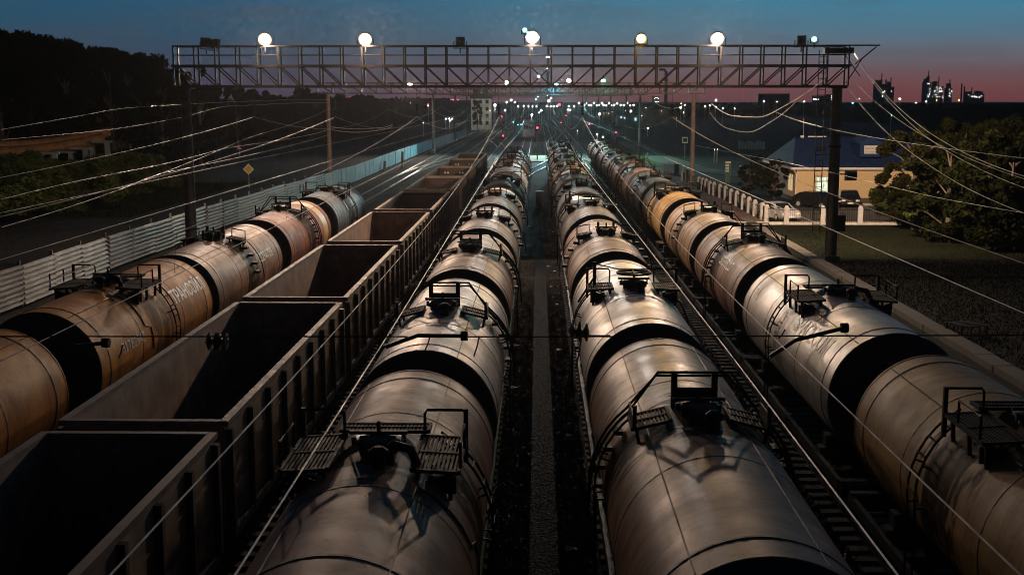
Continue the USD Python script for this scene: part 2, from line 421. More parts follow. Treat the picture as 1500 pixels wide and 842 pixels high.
def rails(line, label, sleepers=True, group=None):
    p = np.array(line, float)
    t = thing('railway_track', label, 'railway track', (p[0][0], p[0][1], 0), group=group)
    d = np.gradient(p, axis=0); d /= np.linalg.norm(d, axis=1, keepdims=True)
    n = np.stack([d[:, 1], -d[:, 0]], 1)
    for s in (-1, 1):
        q = p + n * s * 0.795 - p[0]
        head, web = MB(), MB()
        for a, b in zip(q[:-1], q[1:]):
            e = (b - a) / np.linalg.norm(b - a) * 0.01
            head.bar((*(a - e), -0.02), (*(b + e), -0.02), 0.074, 0.04)
            web.bar((*(a - e), -0.10), (*(b + e), -0.10), 0.05, 0.12)
        r = part(t, 'rail', head, 'rail_steel')
        part(r, 'rail_web', web, 'rail_rust')
    if sleepers:
        m = MB()
        L = np.r_[0, np.cumsum(np.linalg.norm(np.diff(p, axis=0), axis=1))]
        for s in np.arange(0.3, min(L[-1], 330), 0.60):
            x, y = np.interp(s, L, p[:, 0]), np.interp(s, L, p[:, 1])
            k = min(np.searchsorted(L, s), len(d) - 1)
            m.box((x - p[0][0], y - p[0][1], -0.19), (2.6, 0.26, 0.07), math.atan2(d[k][1], d[k][0]) - PI / 2)
        part(t, 'sleepers', m, 'sleeper_concrete', kind='stuff')
    return t


def scurve(x0, y0, x1, y1, n=14):
    s = np.linspace(0, 1, n)
    e = s * s * (3 - 2 * s)
    return [(x0 + (x1 - x0) * e[i], y0 + (y1 - y0) * s[i]) for i in range(n)]


for k, x in TRACKS.items():
    rails([(x, -4), (x, 200), (x, 400), (x, 720)], TRACK_LABEL[k])
rails(scurve(-2.34, 140, 2.66, 205), 'crossover track curving from the end of the left middle tanker row to the right', False)
rails(scurve(8.0, 172, 2.66, 250), 'crossover track curving left behind the last of the right-hand tank wagons', False)
rails(scurve(-7.25, 150, -2.34, 225), 'crossover track curving right behind the last open wagon', False)
rails(scurve(-17.05, 150, -12.15, 235), 'crossover track between the two bare tracks beside the turquoise-lit fence', False)
rails(scurve(-7.25, 235, -12.15, 320), 'far crossover track in the turquoise light left of the locomotive', False)
rails([*scurve(2.66, 255, 6.2, 370), *scurve(6.2, 375, 3.0, 520), (1.0, 640)], 'bright double bend of track that snakes away above the tanker rows', False)

structure('walkway', strip([(0.16, 2), (0.16, 60), (0.16, 125)], 0.62, -0.15, .06), 'walk')
# level-crossing deck between the two middle rows
c = on_z(788, 233)
dk = thing('crossing_deck', 'tan boarded crossing deck between the far ends of the middle rows', 'crossing', (0.15, c[1], -0.2))
for k in range(9):
    part(dk, 'board', MB().box((0, -9 + k * 2.25, .09), (2.9, 2.18, .12)), 'deck_tan')
# brown footpath and its kerb on the right, lawn and car park
structure('footpath', strip([(16.95, 97), (16.95, 130), (16.9, 175)], 2.3, -0.14, .1), 'path_brown')
structure('lawn', sheet(11.8, 60, 74, 95, -0.262, 1, 1), 'lawn')
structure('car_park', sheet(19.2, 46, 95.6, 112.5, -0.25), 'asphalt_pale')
kb = thing('kerb', 'pale stone kerb bounding the brown footpath and the car park', 'kerb', (15.75, 97, -0.3))
for k in range(26):
    part(kb, 'kerb_stone', MB().box((0, .0 + 1.5 + k * 3.0, .11), (.16, 2.97, .24)), 'kerb_stone')
for k in range(8):
    part(kb, 'kerb_stone', MB().box((.6 + k * 3.0 + .95, -1.6, .11), (2.97, .16, .24)), 'kerb_stone')
kb2 = thing('kerb', 'pale kerb at the foot of the yellow house behind the cars', 'kerb', (24, 113.0, -0.3))
for k in range(7):
    part(kb2, 'kerb_stone', MB().box((1.5 + k * 3.0, 0, .12), (2.97, .2, .25)), 'kerb_stone')
# concrete cable trough along the right edge
tr = thing('cable_trough', 'concrete cable trough with slab lids beside the nearest right-hand tank wagons', 'cable trough', (on_z(1395, 498, -.2)[0], 0, -0.3))
for k in range(40):
    part(tr, 'trough_lid', MB().box((RNG.uniform(-.02, .02), 20 + k * 2.0, .13 + RNG.uniform(-.01, .01)), (.75, 1.96, .26)), 'trough_concrete')
# service road lit blue at the right, road at the left
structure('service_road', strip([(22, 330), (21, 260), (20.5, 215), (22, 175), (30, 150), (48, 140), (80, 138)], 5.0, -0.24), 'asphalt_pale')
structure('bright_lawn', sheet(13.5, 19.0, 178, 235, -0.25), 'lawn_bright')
structure('left_road', strip([(-60, 60), (-44, 92), (-36, 125), (-31, 170), (-30, 230)], 6.5, -0.25), 'asphalt')

# loose ballast stones and litter between the near tracks
def stones(name, label, n, x0, x1, y0, y1, size, m, seed, z=-.2):
    rg = np.random.default_rng(seed)
    base = np.array([[1, 0, 0], [-.8, .3, 0], [-.1, -.9, 0], [.1, .8, .1], [0, 0, .8], [0, 0, -.5]])
    fc = np.array([[0, 3, 4], [3, 1, 4], [1, 2, 4], [2, 0, 4], [0, 2, 5], [2, 1, 5], [1, 3, 5], [3, 0, 5]])
    P = np.stack([rg.uniform(x0, x1, n), y0 + (y1 - y0) * rg.random(n) ** 1.5, np.full(n, z + .01)], 1)
    a = rg.uniform(0, 2 * PI, n); s = size * rg.uniform(.5, 1.5, (n, 1, 1)) * rg.uniform(.7, 1.3, (n, 6, 1))
    B = np.stack([base[:, 0] * np.cos(a)[:, None] - base[:, 1] * np.sin(a)[:, None], base[:, 0] * np.sin(a)[:, None] + base[:, 1] * np.cos(a)[:, None], np.broadcast_to(base[:, 2], (n, 6))], 2)
    V = (P[:, None] + B * s).reshape(-1, 3)
    solo(name, MB().add(V, (fc[None] + np.arange(n)[:, None, None] * 6).reshape(-1, 3)), m, label, 'gravel', kind='stuff')


stones('loose_ballast', 'loose ballast stones in the dark aisle between the two middle rows', 26000, -1.0, 1.25, 14, 75, .045, 'ballast_stone', 31)
stones('loose_ballast', 'loose ballast stones between the right middle row and the rightmost row', 22000, 4.0, 6.8, 14, 75, .05, 'ballast_stone', 32)
stones('loose_ballast', 'loose ballast stones between the open wagons and the left middle row', 14000, -6.0, -3.6, 14, 70, .05, 'ballast_stone', 33)
lt = np.random.default_rng(34)
for k in range(16):
    x, y = lt.choice([-1, 1]) * lt.uniform(.5, 1.0), lt.uniform(22, 95)
    q = np.array([[-.1, -.07, 0], [.1, -.06, .03], [.09, .08, .0], [-.08, .07, .05]]) * lt.uniform(.6, 1.5) + np.array([x + .16, y, -.165])
    solo('litter', MB().add(np.vstack([q, q - [0, 0, .006]]), [[0, 1, 2, 3], [7, 6, 5, 4], [0, 4, 5, 1], [1, 5, 6, 2], [2, 6, 7, 3], [3, 7, 4, 0]]), 'sign_white', 'small pale scrap of litter lying in the aisle between the middle rows', 'litter', 'scraps of litter in the aisle')
# ================================================================== tank wagons
R, AZ = 1.51, 2.80           # barrel radius, height of its axis above the rail


def ring_profile(half, r=R, head=0.62):
    """(cylinder with the small flanges where the ends are welded on, dished end)"""
    e = [(0.001, -half - head * .42)]
    for a in np.linspace(8, 82, 9):
        e.append((r * math.sin(math.radians(a)) ** .8, -half - head * .42 * math.cos(math.radians(a)) ** 1.1))
    e.append((r - .004, -half - .03))
    c = [(r - .004, -half - .03), (r + .010, -half - .02), (r + .010, -half + .02), (r, -half + .03)] + [(r, y) for y in np.linspace(-half + .2, 0, 6)]
    return c + [(q[0], -q[1]) for q in c[::-1][1:]], e


def arc(y, a0, a1, r, n=10):
    """points round the barrel, angles in degrees from the top, + to the right"""
    return [(r * math.sin(math.radians(a)), y, AZ + r * math.cos(math.radians(a))) for a in np.linspace(a0, a1, n)]


def hoop(y, w=.05, t=.012):
    return MB().lathe([(R + .001, y - w / 2), (R + t, y - w / 2), (R + t, y + w / 2), (R + .001, y + w / 2)], (0, 0, AZ), 'y', 48)


def under_gear(t, half):
    end = half + .75
    part(t, 'underframe', MB().box((0, 0, 1.0), (.46, 2 * end, .34)).box((0, -end, .98), (2.7, .22, .40)).box((0, end, .98), (2.7, .22, .40)).box((0, -half + 1.6, 1.12), (2.6, .4, .3)).box((0, half - 1.6, 1.12), (2.6, .4, .3)), 'iron_frame')
    for s in (-1, 1):
        part(t, 'sill', MB().box((s * 1.32, 0, 1.03), (.10, 2 * end - .24, .22)), 'iron_frame')
        part(t, 'saddle', MB().poly([(-1.25, -.2), (1.25, -.2), (1.25, .2), (-1.25, .2)], 1.27, 1.60) if 0 else MB().box((0, s * (half - 1.6), 1.42), (2.3, .35, .30)), 'iron_frame')
        part(t, 'coupler', MB().box((0, s * (end + .28), .96), (.30, .56, .28)).box((.05, s * (end + .5), .96), (.42, .16, .34)), 'iron_black')
        b = part(t, 'bogie', MB().box((-1.02, s * (half - 1.6), .50), (.16, 2.3, .26)).box((1.02, s * (half - 1.6), .50), (.16, 2.3, .26)).box((0, s * (half - 1.6), .62), (2.2, .4, .24)), 'iron_black')
        for k in (-.925, .925):
            w = MB()
            for q in (-.79, .79):
                w.lathe([(0, q - .06), (.475, q - .06), (.475, q + .06), (0, q + .06)], (0, s * (half - 1.6) + k, .475), 'x', 20)
            part(b, 'wheelset', w.lathe([(.08, -1.1), (.08, 1.1)], (0, s * (half - 1.6) + k, .475), 'x', 8), 'wheel_steel')


def grating(c, sx, sy, tilt=0.0):
    """a walkway plate of bars in a frame"""
    x, y, z = c
    m = MB()
    dz = lambda dx: -tilt * dx
    for k in np.linspace(-sx / 2, sx / 2, max(3, int(sx / .055))):
        m.bar((x + k, y - sy / 2, z + dz(k)), (x + k, y + sy / 2, z + dz(k)), 0.034, .03)
    for k in (-sy / 2, 0, sy / 2):
        m.bar((x - sx / 2, y + k, z + dz(-sx / 2)), (x + sx / 2, y + k, z + dz(sx / 2)), .05, .05)
    for k in (-sx / 2, sx / 2):
        m.bar((x + k, y - sy / 2, z + dz(k)), (x + k, y + sy / 2, z + dz(k)), .05, .06)
    return m


def side_ladder(t, s, y, a0=38, off=.16):
    m = MB()
    for dy in (-.2, .2):
        pts = arc(y + dy, s * a0, s * 100, R + off, 9) + [(s * (R + off - .02), y + dy, 1.1)]
        m.tube(pts, .022, 5)
    for a in np.arange(a0 + 2, 104, 11):
        p0, p1 = arc(y - .2, s * a, s * a, R + off, 1)[0], arc(y + .2, s * a, s * a, R + off, 1)[0]
        m.bar(p0, p1, .035, .03)
    for a in (a0 + 4, 70, 96):
        for dy in (-.2, .2):
            m.bar(arc(y + dy, s * a, s * a, R, 1)[0], arc(y + dy, s * a, s * a, R + off, 1)[0], .03, .03)
    return part(t, 'ladder', m, 'iron_black')


def hatch(t, y, wheel=False):
    top = AZ + R
    h = part(t, 'hatch', MB().lathe([(.30, -.12), (.30, .08), (.36, .08), (.36, .12), (0, .12)], (0, y, top), 'z', 20), 'hatch_steel', smooth=30)
    part(h, 'cover', MB().lathe([(.38, .123), (.38, .16), (.27, .20), (0, .215)], (0, y, top), 'z', 20), 'hatch_steel', smooth=30)
    part(h, 'clamp_bar', MB().box((0, y, top + .24), (.86, .08, .05)).lathe([(.03, .18), (.03, .40)], (0, y, top), 'z', 8), 'iron_black')
    b = MB()
    for k in range(8):
        a = k * PI / 4 + .2
        b.box((.37 * math.cos(a), y + .37 * math.sin(a), top + .13), (.06, .06, .12))
    part(h, 'bolts', b, 'iron_black', kind='stuff')
    if wheel:
        an = np.linspace(0, 2 * PI, 21)
        part(h, 'hand_wheel', MB().tube([(.46 * math.cos(a), y + .46 * math.sin(a), top + .40) for a in an], .035, 6).bar((-.46, y, top + .4), (.46, y, top + .4), .04).bar((0, y - .46, top + .4), (0, y + .46, top + .4), .04), 'iron_black')
    part(t, 'safety_valve', MB().lathe([(.10, -.1), (.10, .16), (.15, .16), (.15, .24), (.06, .30), (0, .30)], (.12, y - .95, top), 'z', 12), 'iron_black', smooth=30)
    return h


def tank_class(name, style, half):
    t = klass(name)
    cyl, head = ring_profile(half)
    part(t, 'barrel', MB().lathe(cyl, (0, 0, AZ), 'y', 64), 'paint_rosy', smooth=32)
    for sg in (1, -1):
        part(t, 'end_cap', MB().lathe([(q, y * sg) for q, y in (head if sg > 0 else head[::-1])], (0, 0, AZ), 'y', 64), 'end_shade', smooth=32)
    for y in (-half + .62, half - .62):
        part(t, 'strap', hoop(y), 'seam_dark')
    for y in (-half * .38, half * .38) if style != 'wheel' else (-half * .30, half * .44):
        part(t, 'weld_seam', hoop(y, .022, .007), 'seam_dark')
    under_gear(t, half)
    top = AZ + R
    for a in (-34, 27):
        p0 = arc(0, a, a, R + .002, 1)[0]
        part(t, 'plate_seam', MB().bar((p0[0], -half + .1, p0[2]), (p0[0], half - .1, p0[2]), .022, .010), 'seam_dark')
    if style == 'arch':
        # a pair of posts with a plate behind the hatch, hand rails arching down both sides, small platforms
        hatch(t, 0.0)
        for x in (-.34, .34):
            part(t, 'post', MB().box((x, .62, top + .24), (.10, .09, .64)), 'iron_black')
        part(t, 'plate', MB().box((0, .62, top + .14), (.60, .03, .30)), 'iron_black')
        for dy, dz in ((.62, .55), (.95, .42)):
            pts = [(-1.78, dy, 2.35)] + arc(dy, -82, -40, R + .24, 6) + [(-.62, dy, top + dz), (.62, dy, top + dz)] + arc(dy, 40, 82, R + .24, 6) + [(1.78, dy, 2.35)]
            part(t, 'hand_rail', MB().tube(pts, .024, 6), 'iron_black')
        for s in (-1, 1):
            g = part(t, 'platform', grating((s * .80, .05, top - .10), .62, .85, s * .25), 'iron_grate')
            lg = MB()
            for dy in (-.38, .45):
                lg.bar((s * 1.05, dy, top - .16), (s * 1.0, dy, top - .45), .05).bar((s * .55, dy, top - .06), (s * .55, dy, top - .14), .05)
            part(g, 'bracket', lg, 'iron_black', kind='stuff')
            part(g, 'toe_board', MB().box((s * 1.10, .05, top - .04), (.03, .9, .22)).box((s * 1.08, -.40, top + .02), (.06, .06, .42)), 'iron_black')
            side_ladder(t, s, .78)
            for a in (52, 64, 76, 88):
                p0 = arc(.78, s * a, s * a, R + .10, 1)[0]
                part(t, 'step', MB().box(p0, (.16, .34, .07)), 'iron_black')
    elif style == 'trio':
        hatch(t, 0.1)
        for x in (-.30, .30):
            part(t, 'post', MB().box((x, .38, top + .16), (.09, .08, .50)), 'iron_black')
            part(t, 'short_post', MB().box((x, -.22, top + .10), (.07, .07, .34)), 'iron_black')
        part(t, 'plate', MB().box((0, .38, top + .02), (.52, .03, .26)), 'iron_black')
        for s in (-1, 1):
            zz = AZ + R * math.cos(.56)
            g = part(t, 'platform', grating((s * .86, .08, zz + .20), .56, .60, s * .18), 'iron_grate')
            part(g, 'guard_rail', MB().tube([(s * .62, .38, zz + .2), (s * .62, .38, zz + .55), (s * 1.12, .38, zz + .46), (s * 1.12, .38, zz)], .026, 6), 'iron_black')
            part(g, 'bracket', MB().box((s * .66, .30, zz + .08), (.06, .06, .34)).box((s * 1.06, .30, zz - .06), (.06, .06, .5)).box((s * .66, -.15, zz + .08), (.06, .06, .34)).box((s * 1.06, -.15, zz - .06), (.06, .06, .5)).box((s * .86, .36, zz + .05), (.5, .03, .2)), 'iron_black', kind='stuff')
            for a in (46, 58, 70, 82):
                part(t, 'step', MB().box(arc(.15, s * a, s * a, R + .11, 1)[0], (.20, .30, .09)).bar(arc(.15, s * a, s * a, R, 1)[0], arc(.15, s * a, s * a, R + .1, 1)[0], .05), 'iron_black')
            part(t, 'hand_rail', MB().tube(arc(.32, s * 42, s * 96, R + .30, 9), .02, 5), 'iron_black')
    elif style in ('walk', 'wheel'):
        # long walkways either side of the hatch, each with a hoop rail at its far end
        hatch(t, -.15, style == 'wheel')
        for s in (-1, 1):
            g = part(t, 'platform', grating((s * .92, -.35 if style == 'walk' else .05, top - .02), .66, 1.75 if style == 'walk' else 1.1, s * .06), 'iron_grate')
            y1 = .55 if style == 'walk' else .62
            y0 = -1.22 if style == 'walk' else -.5
            rl = MB().tube([(s * .62, y1, top), (s * .62, y1, top + .34), (s * .66, y1, top + .40), (s * 1.20, y1, top + .40), (s * 1.25, y1, top + .34), (s * 1.25, y1, top - .10)], .022, 6)
            if style == 'walk':
                part(g, 'side_rail', MB().tube([(s * 1.27, y1 - .7, top), (s * 1.27, y1 - .7, top + .36), (s * 1.27, y0 + .1, top + .36), (s * 1.27, y0 + .1, top)], .022, 6), 'iron_black')
            part(g, 'guard_rail', rl, 'iron_black')
            part(g, 'rail_post', MB().bar((s * 1.25, y1, top - .42), (s * 1.25, y1, top + .42), .07), 'iron_black')
            lg = MB()
            for dy in np.linspace(y0 + .15, y1 - .1, 3):
                lg.bar((s * 1.15, dy, top - .04), (s * 1.12, dy, top - .48), .06).bar((s * .66, dy, top - .02), (s * .66, dy, top - .18), .06).bar((s * 1.15, dy, top - .10), (s * .75, dy, top - .24), .04)
            part(g, 'bracket', lg, 'iron_black', kind='stuff')
            part(g, 'apron', MB().box((s * 1.0, y0 + .28, top - .30), (.40, .03, .26)), 'iron_black')
            side_ladder(t, s, y1 + .22, 30)
        if style == 'walk':
            part(t, 'cross_walk', grating((0, .75, top + .06), 1.35, .42), 'iron_grate')
            part(t, 'elbow_pipe', MB().tube([(.22, -.75, top - .05), (.22, -.75, top + .16), (.30, -.80, top + .24), (.55, -.9, top + .20), (.70, -.95, top - .12)], .07, 8), 'iron_black', smooth=40)
            part(t, 'vent_hose', MB().tube([(.62, -1.1, top - .12)] + arc(-1.5, 28, 70, R + .02, 5) + arc(-1.1, 74, 96, R + .02, 3), .018, 5), 'seam_dark')
        else:
            part(t, 'tall_post', MB().bar((-1.06, .35, top - .35), (-1.06, .35, top + .62), .09).bar((-1.50, .60, top - .55), (-1.06, .35, top + .2), .05), 'iron_black')
            part(t, 'chain', MB().tube([(-1.06, .35, top + .58), (-.4, .40, top + .42), (.4, .40, top + .42), (1.15, .55, top + .40)], .018, 5), 'iron_black')
    return t


CLS = {(s, L): tank_class('tank_wagon_' + s + ('_long' if L > 5.3 else ''), s, L) for s in ('arch', 'walk', 'wheel', 'trio') for L in (5.05, 5.62)}
CLS['arch', 6.3] = tank_class('tank_wagon_arch_longest', 'arch', 6.3)


def curved_text(text, height, y_at, angle, side, up=1):
    """lettering laid on the barrel. side +1: right flank, read along +y; -1: left flank, read along -y"""
    tm = meshkit.text_mesh(text, height, 0.006, bold=True)
    tm = tm.subdivide_to_size(0.16)
    v = np.array(tm.vertices)
    v[:, 0] -= (v[:, 0].min() + v[:, 0].max()) / 2
    a = math.radians(angle) - v[:, 1] / R
    r = R + .003 + v[:, 2]
    out = np.stack([side * r * np.sin(a), y_at + side * v[:, 0], AZ + r * np.cos(a)], 1)
    return (out, np.array(tm.faces))


ROW_GROUP = {'B': 'tank wagons of the leftmost row', 'D': 'tank wagons just left of the middle walkway', 'E': 'tank wagons just right of the middle walkway', 'F': 'tank wagons of the rightmost row'}


def tank(row, far, style, paint, label, half=5.05, cat='tank wagon', bands=(), text=()):
    """far: distance from the camera to the far end of the barrel"""
    p = copy(CLS[(style, half)], 'tank_wagon', label, cat, (TRACKS[row], far - .8 - half, 0), group=ROW_GROUP[row], instance=False)
    path = str(p.GetPath())
    b = stage.OverridePrim(path + '/barrel')
    UsdShade.MaterialBindingAPI.Apply(b).Bind(MATS[paint])
    for y, w, m in bands:
        USED[(path, 'painted_band')] = USED.get((path, 'painted_band'), -1)
        part(path, 'painted_band', MB().lathe([(R + .002, y - w / 2), (R + .004, y - w / 2 + .01), (R + .004, y + w / 2 - .01), (R + .002, y + w / 2)], (0, 0, AZ), 'y', 64), m, smooth=30)
    for s, h, y, a, sd, m in text:
        part(path, 'lettering', curved_text(s, h, y, a, sd), m)
    return p


# leftmost row, read from the camera outwards
tank('B', 27.3, 'walk', 'paint_orange', 'pale orange tank wagon cut by the left edge, nearest of the leftmost row')
tank('B', 39.6, 'walk', 'paint_orange', 'orange tank wagon with pale company lettering, walkways on top, in the leftmost row', text=[('ТРАНСОЙЛ', .42, 3.1, 66, 1, 'letter_white'), ('51782943', .26, -2.6, 84, 1, 'letter_white')])
tank('B', 50.6, 'trio', 'paint_brown', 'grey-brown tank wagon right behind the orange one in the leftmost row', half=5.05, text=[('51294708', .34, 2.4, 74, 1, 'letter_white')])
tank('B', 62.6, 'arch', 'paint_red', 'rust-red and grey tank wagon ahead of the last dark one in the leftmost row', bands=[(3.7, 1.1, 'band_tan')])
tank('B', 75.0, 'walk', 'paint_slate', 'dark slate tank wagon with light end, last of the leftmost row')
# left of the walkway
tank('D', 23.3, 'walk', 'paint_brown', 'brown tank wagon with slatted walkways and open hatch, nearest one left of the walkway')
tank('D', 35.3, 'arch', 'paint_silver', 'silver-grey tank wagon with brown oil spill and arched hand rails, left of the walkway')
tank('D', 47.4, 'arch', 'paint_rosy', 'rosy tan tank wagon behind the silver-grey one, left of the walkway')
tank('D', 59.3, 'trio', 'paint_grey', 'mid-grey tank wagon between a rosy tan one and a dark one, left of the walkway')
tank('D', 72.3, 'trio', 'paint_dark', 'dark tank wagon with a broad tan band at its far end, left of the walkway', half=5.62, bands=[(4.7, .9, 'band_tan')])
tank('D', 85.5, 'walk', 'paint_slate', 'slate tank wagon between the tan-banded and the blue-banded ones, left of the walkway')
tank('D', 101.0, 'arch', 'paint_white', 'white tank wagon with a blue band and dark lettering, left of the walkway', half=5.62, bands=[(-4.3, 1.6, 'band_blue')], text=[('ННК', .8, 0.8, 8, 1, 'letter_dark')])
tank('D', 113.6, 'arch', 'paint_rosy', 'pale rosy tank wagon beyond the blue-banded one, left of the walkway')
tank('D', 126.5, 'arch', 'paint_red', 'reddish tank wagon at the far end of the row left of the walkway')
# right of the walkway
tank('E', 26.5, 'arch', 'paint_oily', 'brown tank wagon smeared with black oil, nearest one right of the walkway', half=6.3)
tank('E', 39.6, 'wheel', 'paint_silver_clean', 'bright silver tank wagon with a hand wheel on its hatch, right of the walkway', half=5.62)
tank('E', 53.0, 'trio', 'paint_rosy', 'rosy beige tank wagon behind the bright silver one, right of the walkway', half=5.62)
tank('E', 66.4, 'wheel', 'paint_dark', 'dark brown tank wagon with a whitish sheet by its hatch, right of the walkway', half=5.62)
tank('E', 79.0, 'trio', 'paint_slate', 'dark slate tank wagon ahead of the tan-banded one, right of the walkway', half=5.05)
tank('E', 91.2, 'arch', 'paint_dark', 'blackish tank wagon with a tan band round its far end, right of the walkway', bands=[(4.0, 1.7, 'band_tan')])
EF = [('E', 103.3, 'paint_tan', 'tan tank wagon behind the tan-banded one, right of the walkway'), ('E', 115.4, 'paint_grey', 'grey tank wagon fourth from the far end, right of the walkway'),
      ('E', 127.5, 'paint_rosy', 'rosy tank wagon third from the far end, right of the walkway'), ('E', 139.6, 'paint_white', 'whitish tank wagon last but one, right of the walkway'),
      ('E', 151.7, 'paint_grey', 'grey tank wagon at the far end, right of the walkway')]
for i, (r, y, pm, lb) in enumerate(EF):
    tank(r, y, ('trio', 'walk', 'arch')[i % 3], pm, lb)
# rightmost row
tank('F', 24.9, 'walk', 'paint_ochre', 'ochre tank wagon with dark drips, nearest of the rightmost row')
tank('F', 38.5, 'walk', 'paint_silver_clean', 'large silver tank wagon with glinting far end and walkways, in the rightmost row', half=5.62, text=[('SPACECOM', .46, -2.6, 62, -1, 'letter_white'), ('54', .4, 4.5, 66, -1, 'letter_white')])
tank('F', 50.4, 'arch', 'paint_rosy', 'rosy grey tank wagon right behind the large silver one in the rightmost row', text=[('50863217', .34, -1.6, 62, -1, 'letter_white')])
tank('F', 62.3, 'trio', 'paint_tan', 'pale tan tank wagon ahead of the ochre one in the rightmost row')
tank('F', 75.9, 'walk', 'paint_ochre', 'ochre yellow tank wagon with dark walkway in the middle of the rightmost row', half=5.62)
FF = [(88.2, 'paint_slate', 'slate-grey tank wagon behind the ochre yellow one, rightmost row'), (100.4, 'paint_rosy', 'rosy tank wagon before the long tan one, rightmost row'),
      (112.6, 'paint_tan', 'tan tank wagon with brown walkway beside the green lawn, rightmost row'), (124.7, 'paint_grey', 'pale grey tank wagon with dark lettering, rightmost row'),
      (136.8, 'paint_rosy', 'rosy tank wagon third from the far end, rightmost row'), (148.9, 'paint_grey', 'grey tank wagon last but one, rightmost row'), (161.0, 'paint_red', 'reddish tank wagon at the far end, rightmost row')]
for i, (y, pm, lb) in enumerate(FF):
    tank('F', y, ('trio', 'arch', 'walk')[i % 3], pm, lb, text=[('7314', .7, 0.5, 30, -1, 'letter_dark')] if i == 3 else ())

# a whitish sheet lying on the dark wagon
sh = on_z(850, 299, AZ + R + .05)
mb = MB()
xs, ys = np.meshgrid(np.linspace(-.55, .55, 9), np.linspace(-.9, .9, 9), indexing='ij')
zz = .12 * meshkit.noise(np.stack([xs * 3, ys * 3, xs * 0], -1), 3) - .5 * (xs * .6) ** 2
ii, jj = np.meshgrid(np.arange(8), np.arange(8), indexing='ij')
aa = (ii * 9 + jj)
mb.add(np.stack([xs, ys, zz + .02], -1).reshape(-1, 3), np.stack([aa, aa + 9, aa + 10, aa + 1], -1).reshape(-1, 4))
g = solo('plastic_sheet', mb, 'sign_white', 'crumpled whitish sheet lying by the hatch of the dark brown tank wagon', 'sheet')
UsdGeom.Xformable(g).AddTranslateOp().Set(Gf.Vec3d(2.35, 62.4, AZ + R + .06))


# ================================================================== open wagons
def gondola_class(name, inside, side, panel, spots=False):
    t = klass(name)
    hl, hw, z0, z1 = 6.55, 1.47, 1.40, 3.50
    for s in (-1, 1):
        sw = part(t, 'side_wall', MB().box((s * hw, 0, (z0 + z1) / 2), (.05, 2 * hl, z1 - z0)), inside)
        for k in range(9):
            y = -hl + .09 + k * (2 * hl - .18) / 8
            part(sw, 'side_post', MB().box((s * (hw + .095), y, (z0 + z1) / 2 - .05), (.14, .17 if k in (0, 8) else .14, z1 - z0 - .08)), side)
        for k in range(8):
            y = -hl + .09 + (k + .5) * (2 * hl - .18) / 8
            part(sw, 'panel', MB().box((s * (hw + .034), y, (z0 + z1) / 2 - .04), (.018, (2 * hl - .18) / 8 - .16, z1 - z0 - .12)).box((s * (hw + .05), y, z0 + .75 + RNG.uniform(-.1, .1)), (.03, (2 * hl - .18) / 8 - .18, .05)).box((s * (hw + .05), y, z0 + 1.38), (.03, (2 * hl - .18) / 8 - .18, .05)), panel)
        part(sw, 'rim', MB().box((s * (hw + .03), 0, z1 + .03), (.16, 2 * hl + .10, .10)), 'gondola_rim')
        part(sw, 'lower_sill', MB().box((s * (hw + .06), 0, z0 - .02), (.18, 2 * hl, .16)), 'iron_frame')
        ew = part(t, 'end_wall', MB().box((0, s * hl, (z0 + z1) / 2), (2 * hw - .06, .05, z1 - z0)), inside)
        part(ew, 'rim', MB().box((0, s * hl, z1 + .033), (2 * hw - .12, .15, .10)), 'gondola_rim')
        for x in (-.75, 0, .75):
            part(ew, 'end_post', MB().box((x, s * (hl + .09), (z0 + z1) / 2 - .05), (.14, .12, z1 - z0 - .1)), side)
    fl = part(t, 'floor', MB().box((0, 0, z0 - .03), (2 * hw, 2 * hl, .08)), inside)
    for k in range(7):
        for s in (-1, 1):
            part(fl, 'hatch_door', MB().box((s * .72, -hl + .95 + k * 1.87, z0 + .025), (1.3, 1.62, .03)), side)
    if spots:
        for x in (-.95, -.7, .35, .6, 1.15):
            part(t, 'marker_disc', MB().disc((x, hl - .035, z1 - .45), .075, .02, 'y', 10), 'trim_white')  # pale discs painted in for spots of light on the end wall
    under_gear(t, 5.9)
    return t


GON = [gondola_class('open_wagon_pale', 'gondola_inside', 'gondola_rib_shade', 'gondola_panel_lit'), gondola_class('open_wagon_rust', 'gondola_rust', 'gondola_rust', 'gondola_rust'), gondola_class('open_wagon_spots', 'gondola_rust', 'gondola_rust', 'gondola_rust', True)]
GL = [(21.55, 0, 'empty open wagon at the lower left corner, only its far rim in view'), (35.5, 0, 'empty open wagon with pale dented inner wall, nearest one wholly in view'), (49.6, 0, 'empty open wagon beside the mid-grey tank wagon, second of those wholly in view'),
      (64.2, 0, 'empty open wagon in deep shadow beside the dark tank wagon'), (79.0, 1, 'dark rusty open wagon with its end wall facing the rosy tankers'), (94.0, 1, 'rust-brown open wagon fourth from the far end of the open wagons'),
      (108.2, 2, 'rust-brown open wagon third from the far end, pale spots on its end wall'), (122.4, 2, 'rust-red open wagon last but one, pale spots on its end wall'), (136.6, 1, 'dark rusty open wagon at the far end of the open wagons')]
for y, k, lb in GL:
    o = copy(GON[k], 'open_wagon', lb, 'open wagon', (TRACKS['C'], y - .9 - 6.55, 0), group='empty open wagons of one row', instance=True)
# ================================================================== gantries and floodlights
def concrete_post(t, x, y, h, r0=.27, r1=.19, m='post_concrete', base=-.3):
    p = part(t, 'post', MB().lathe([(r0, base), (r1, h), (0, h)], (x, y, 0), 'z', 14), m, smooth=40)
    part(p, 'footing', MB().box((x, y, base + .2), (.9, .9, .45)), 'post_concrete')
    return p


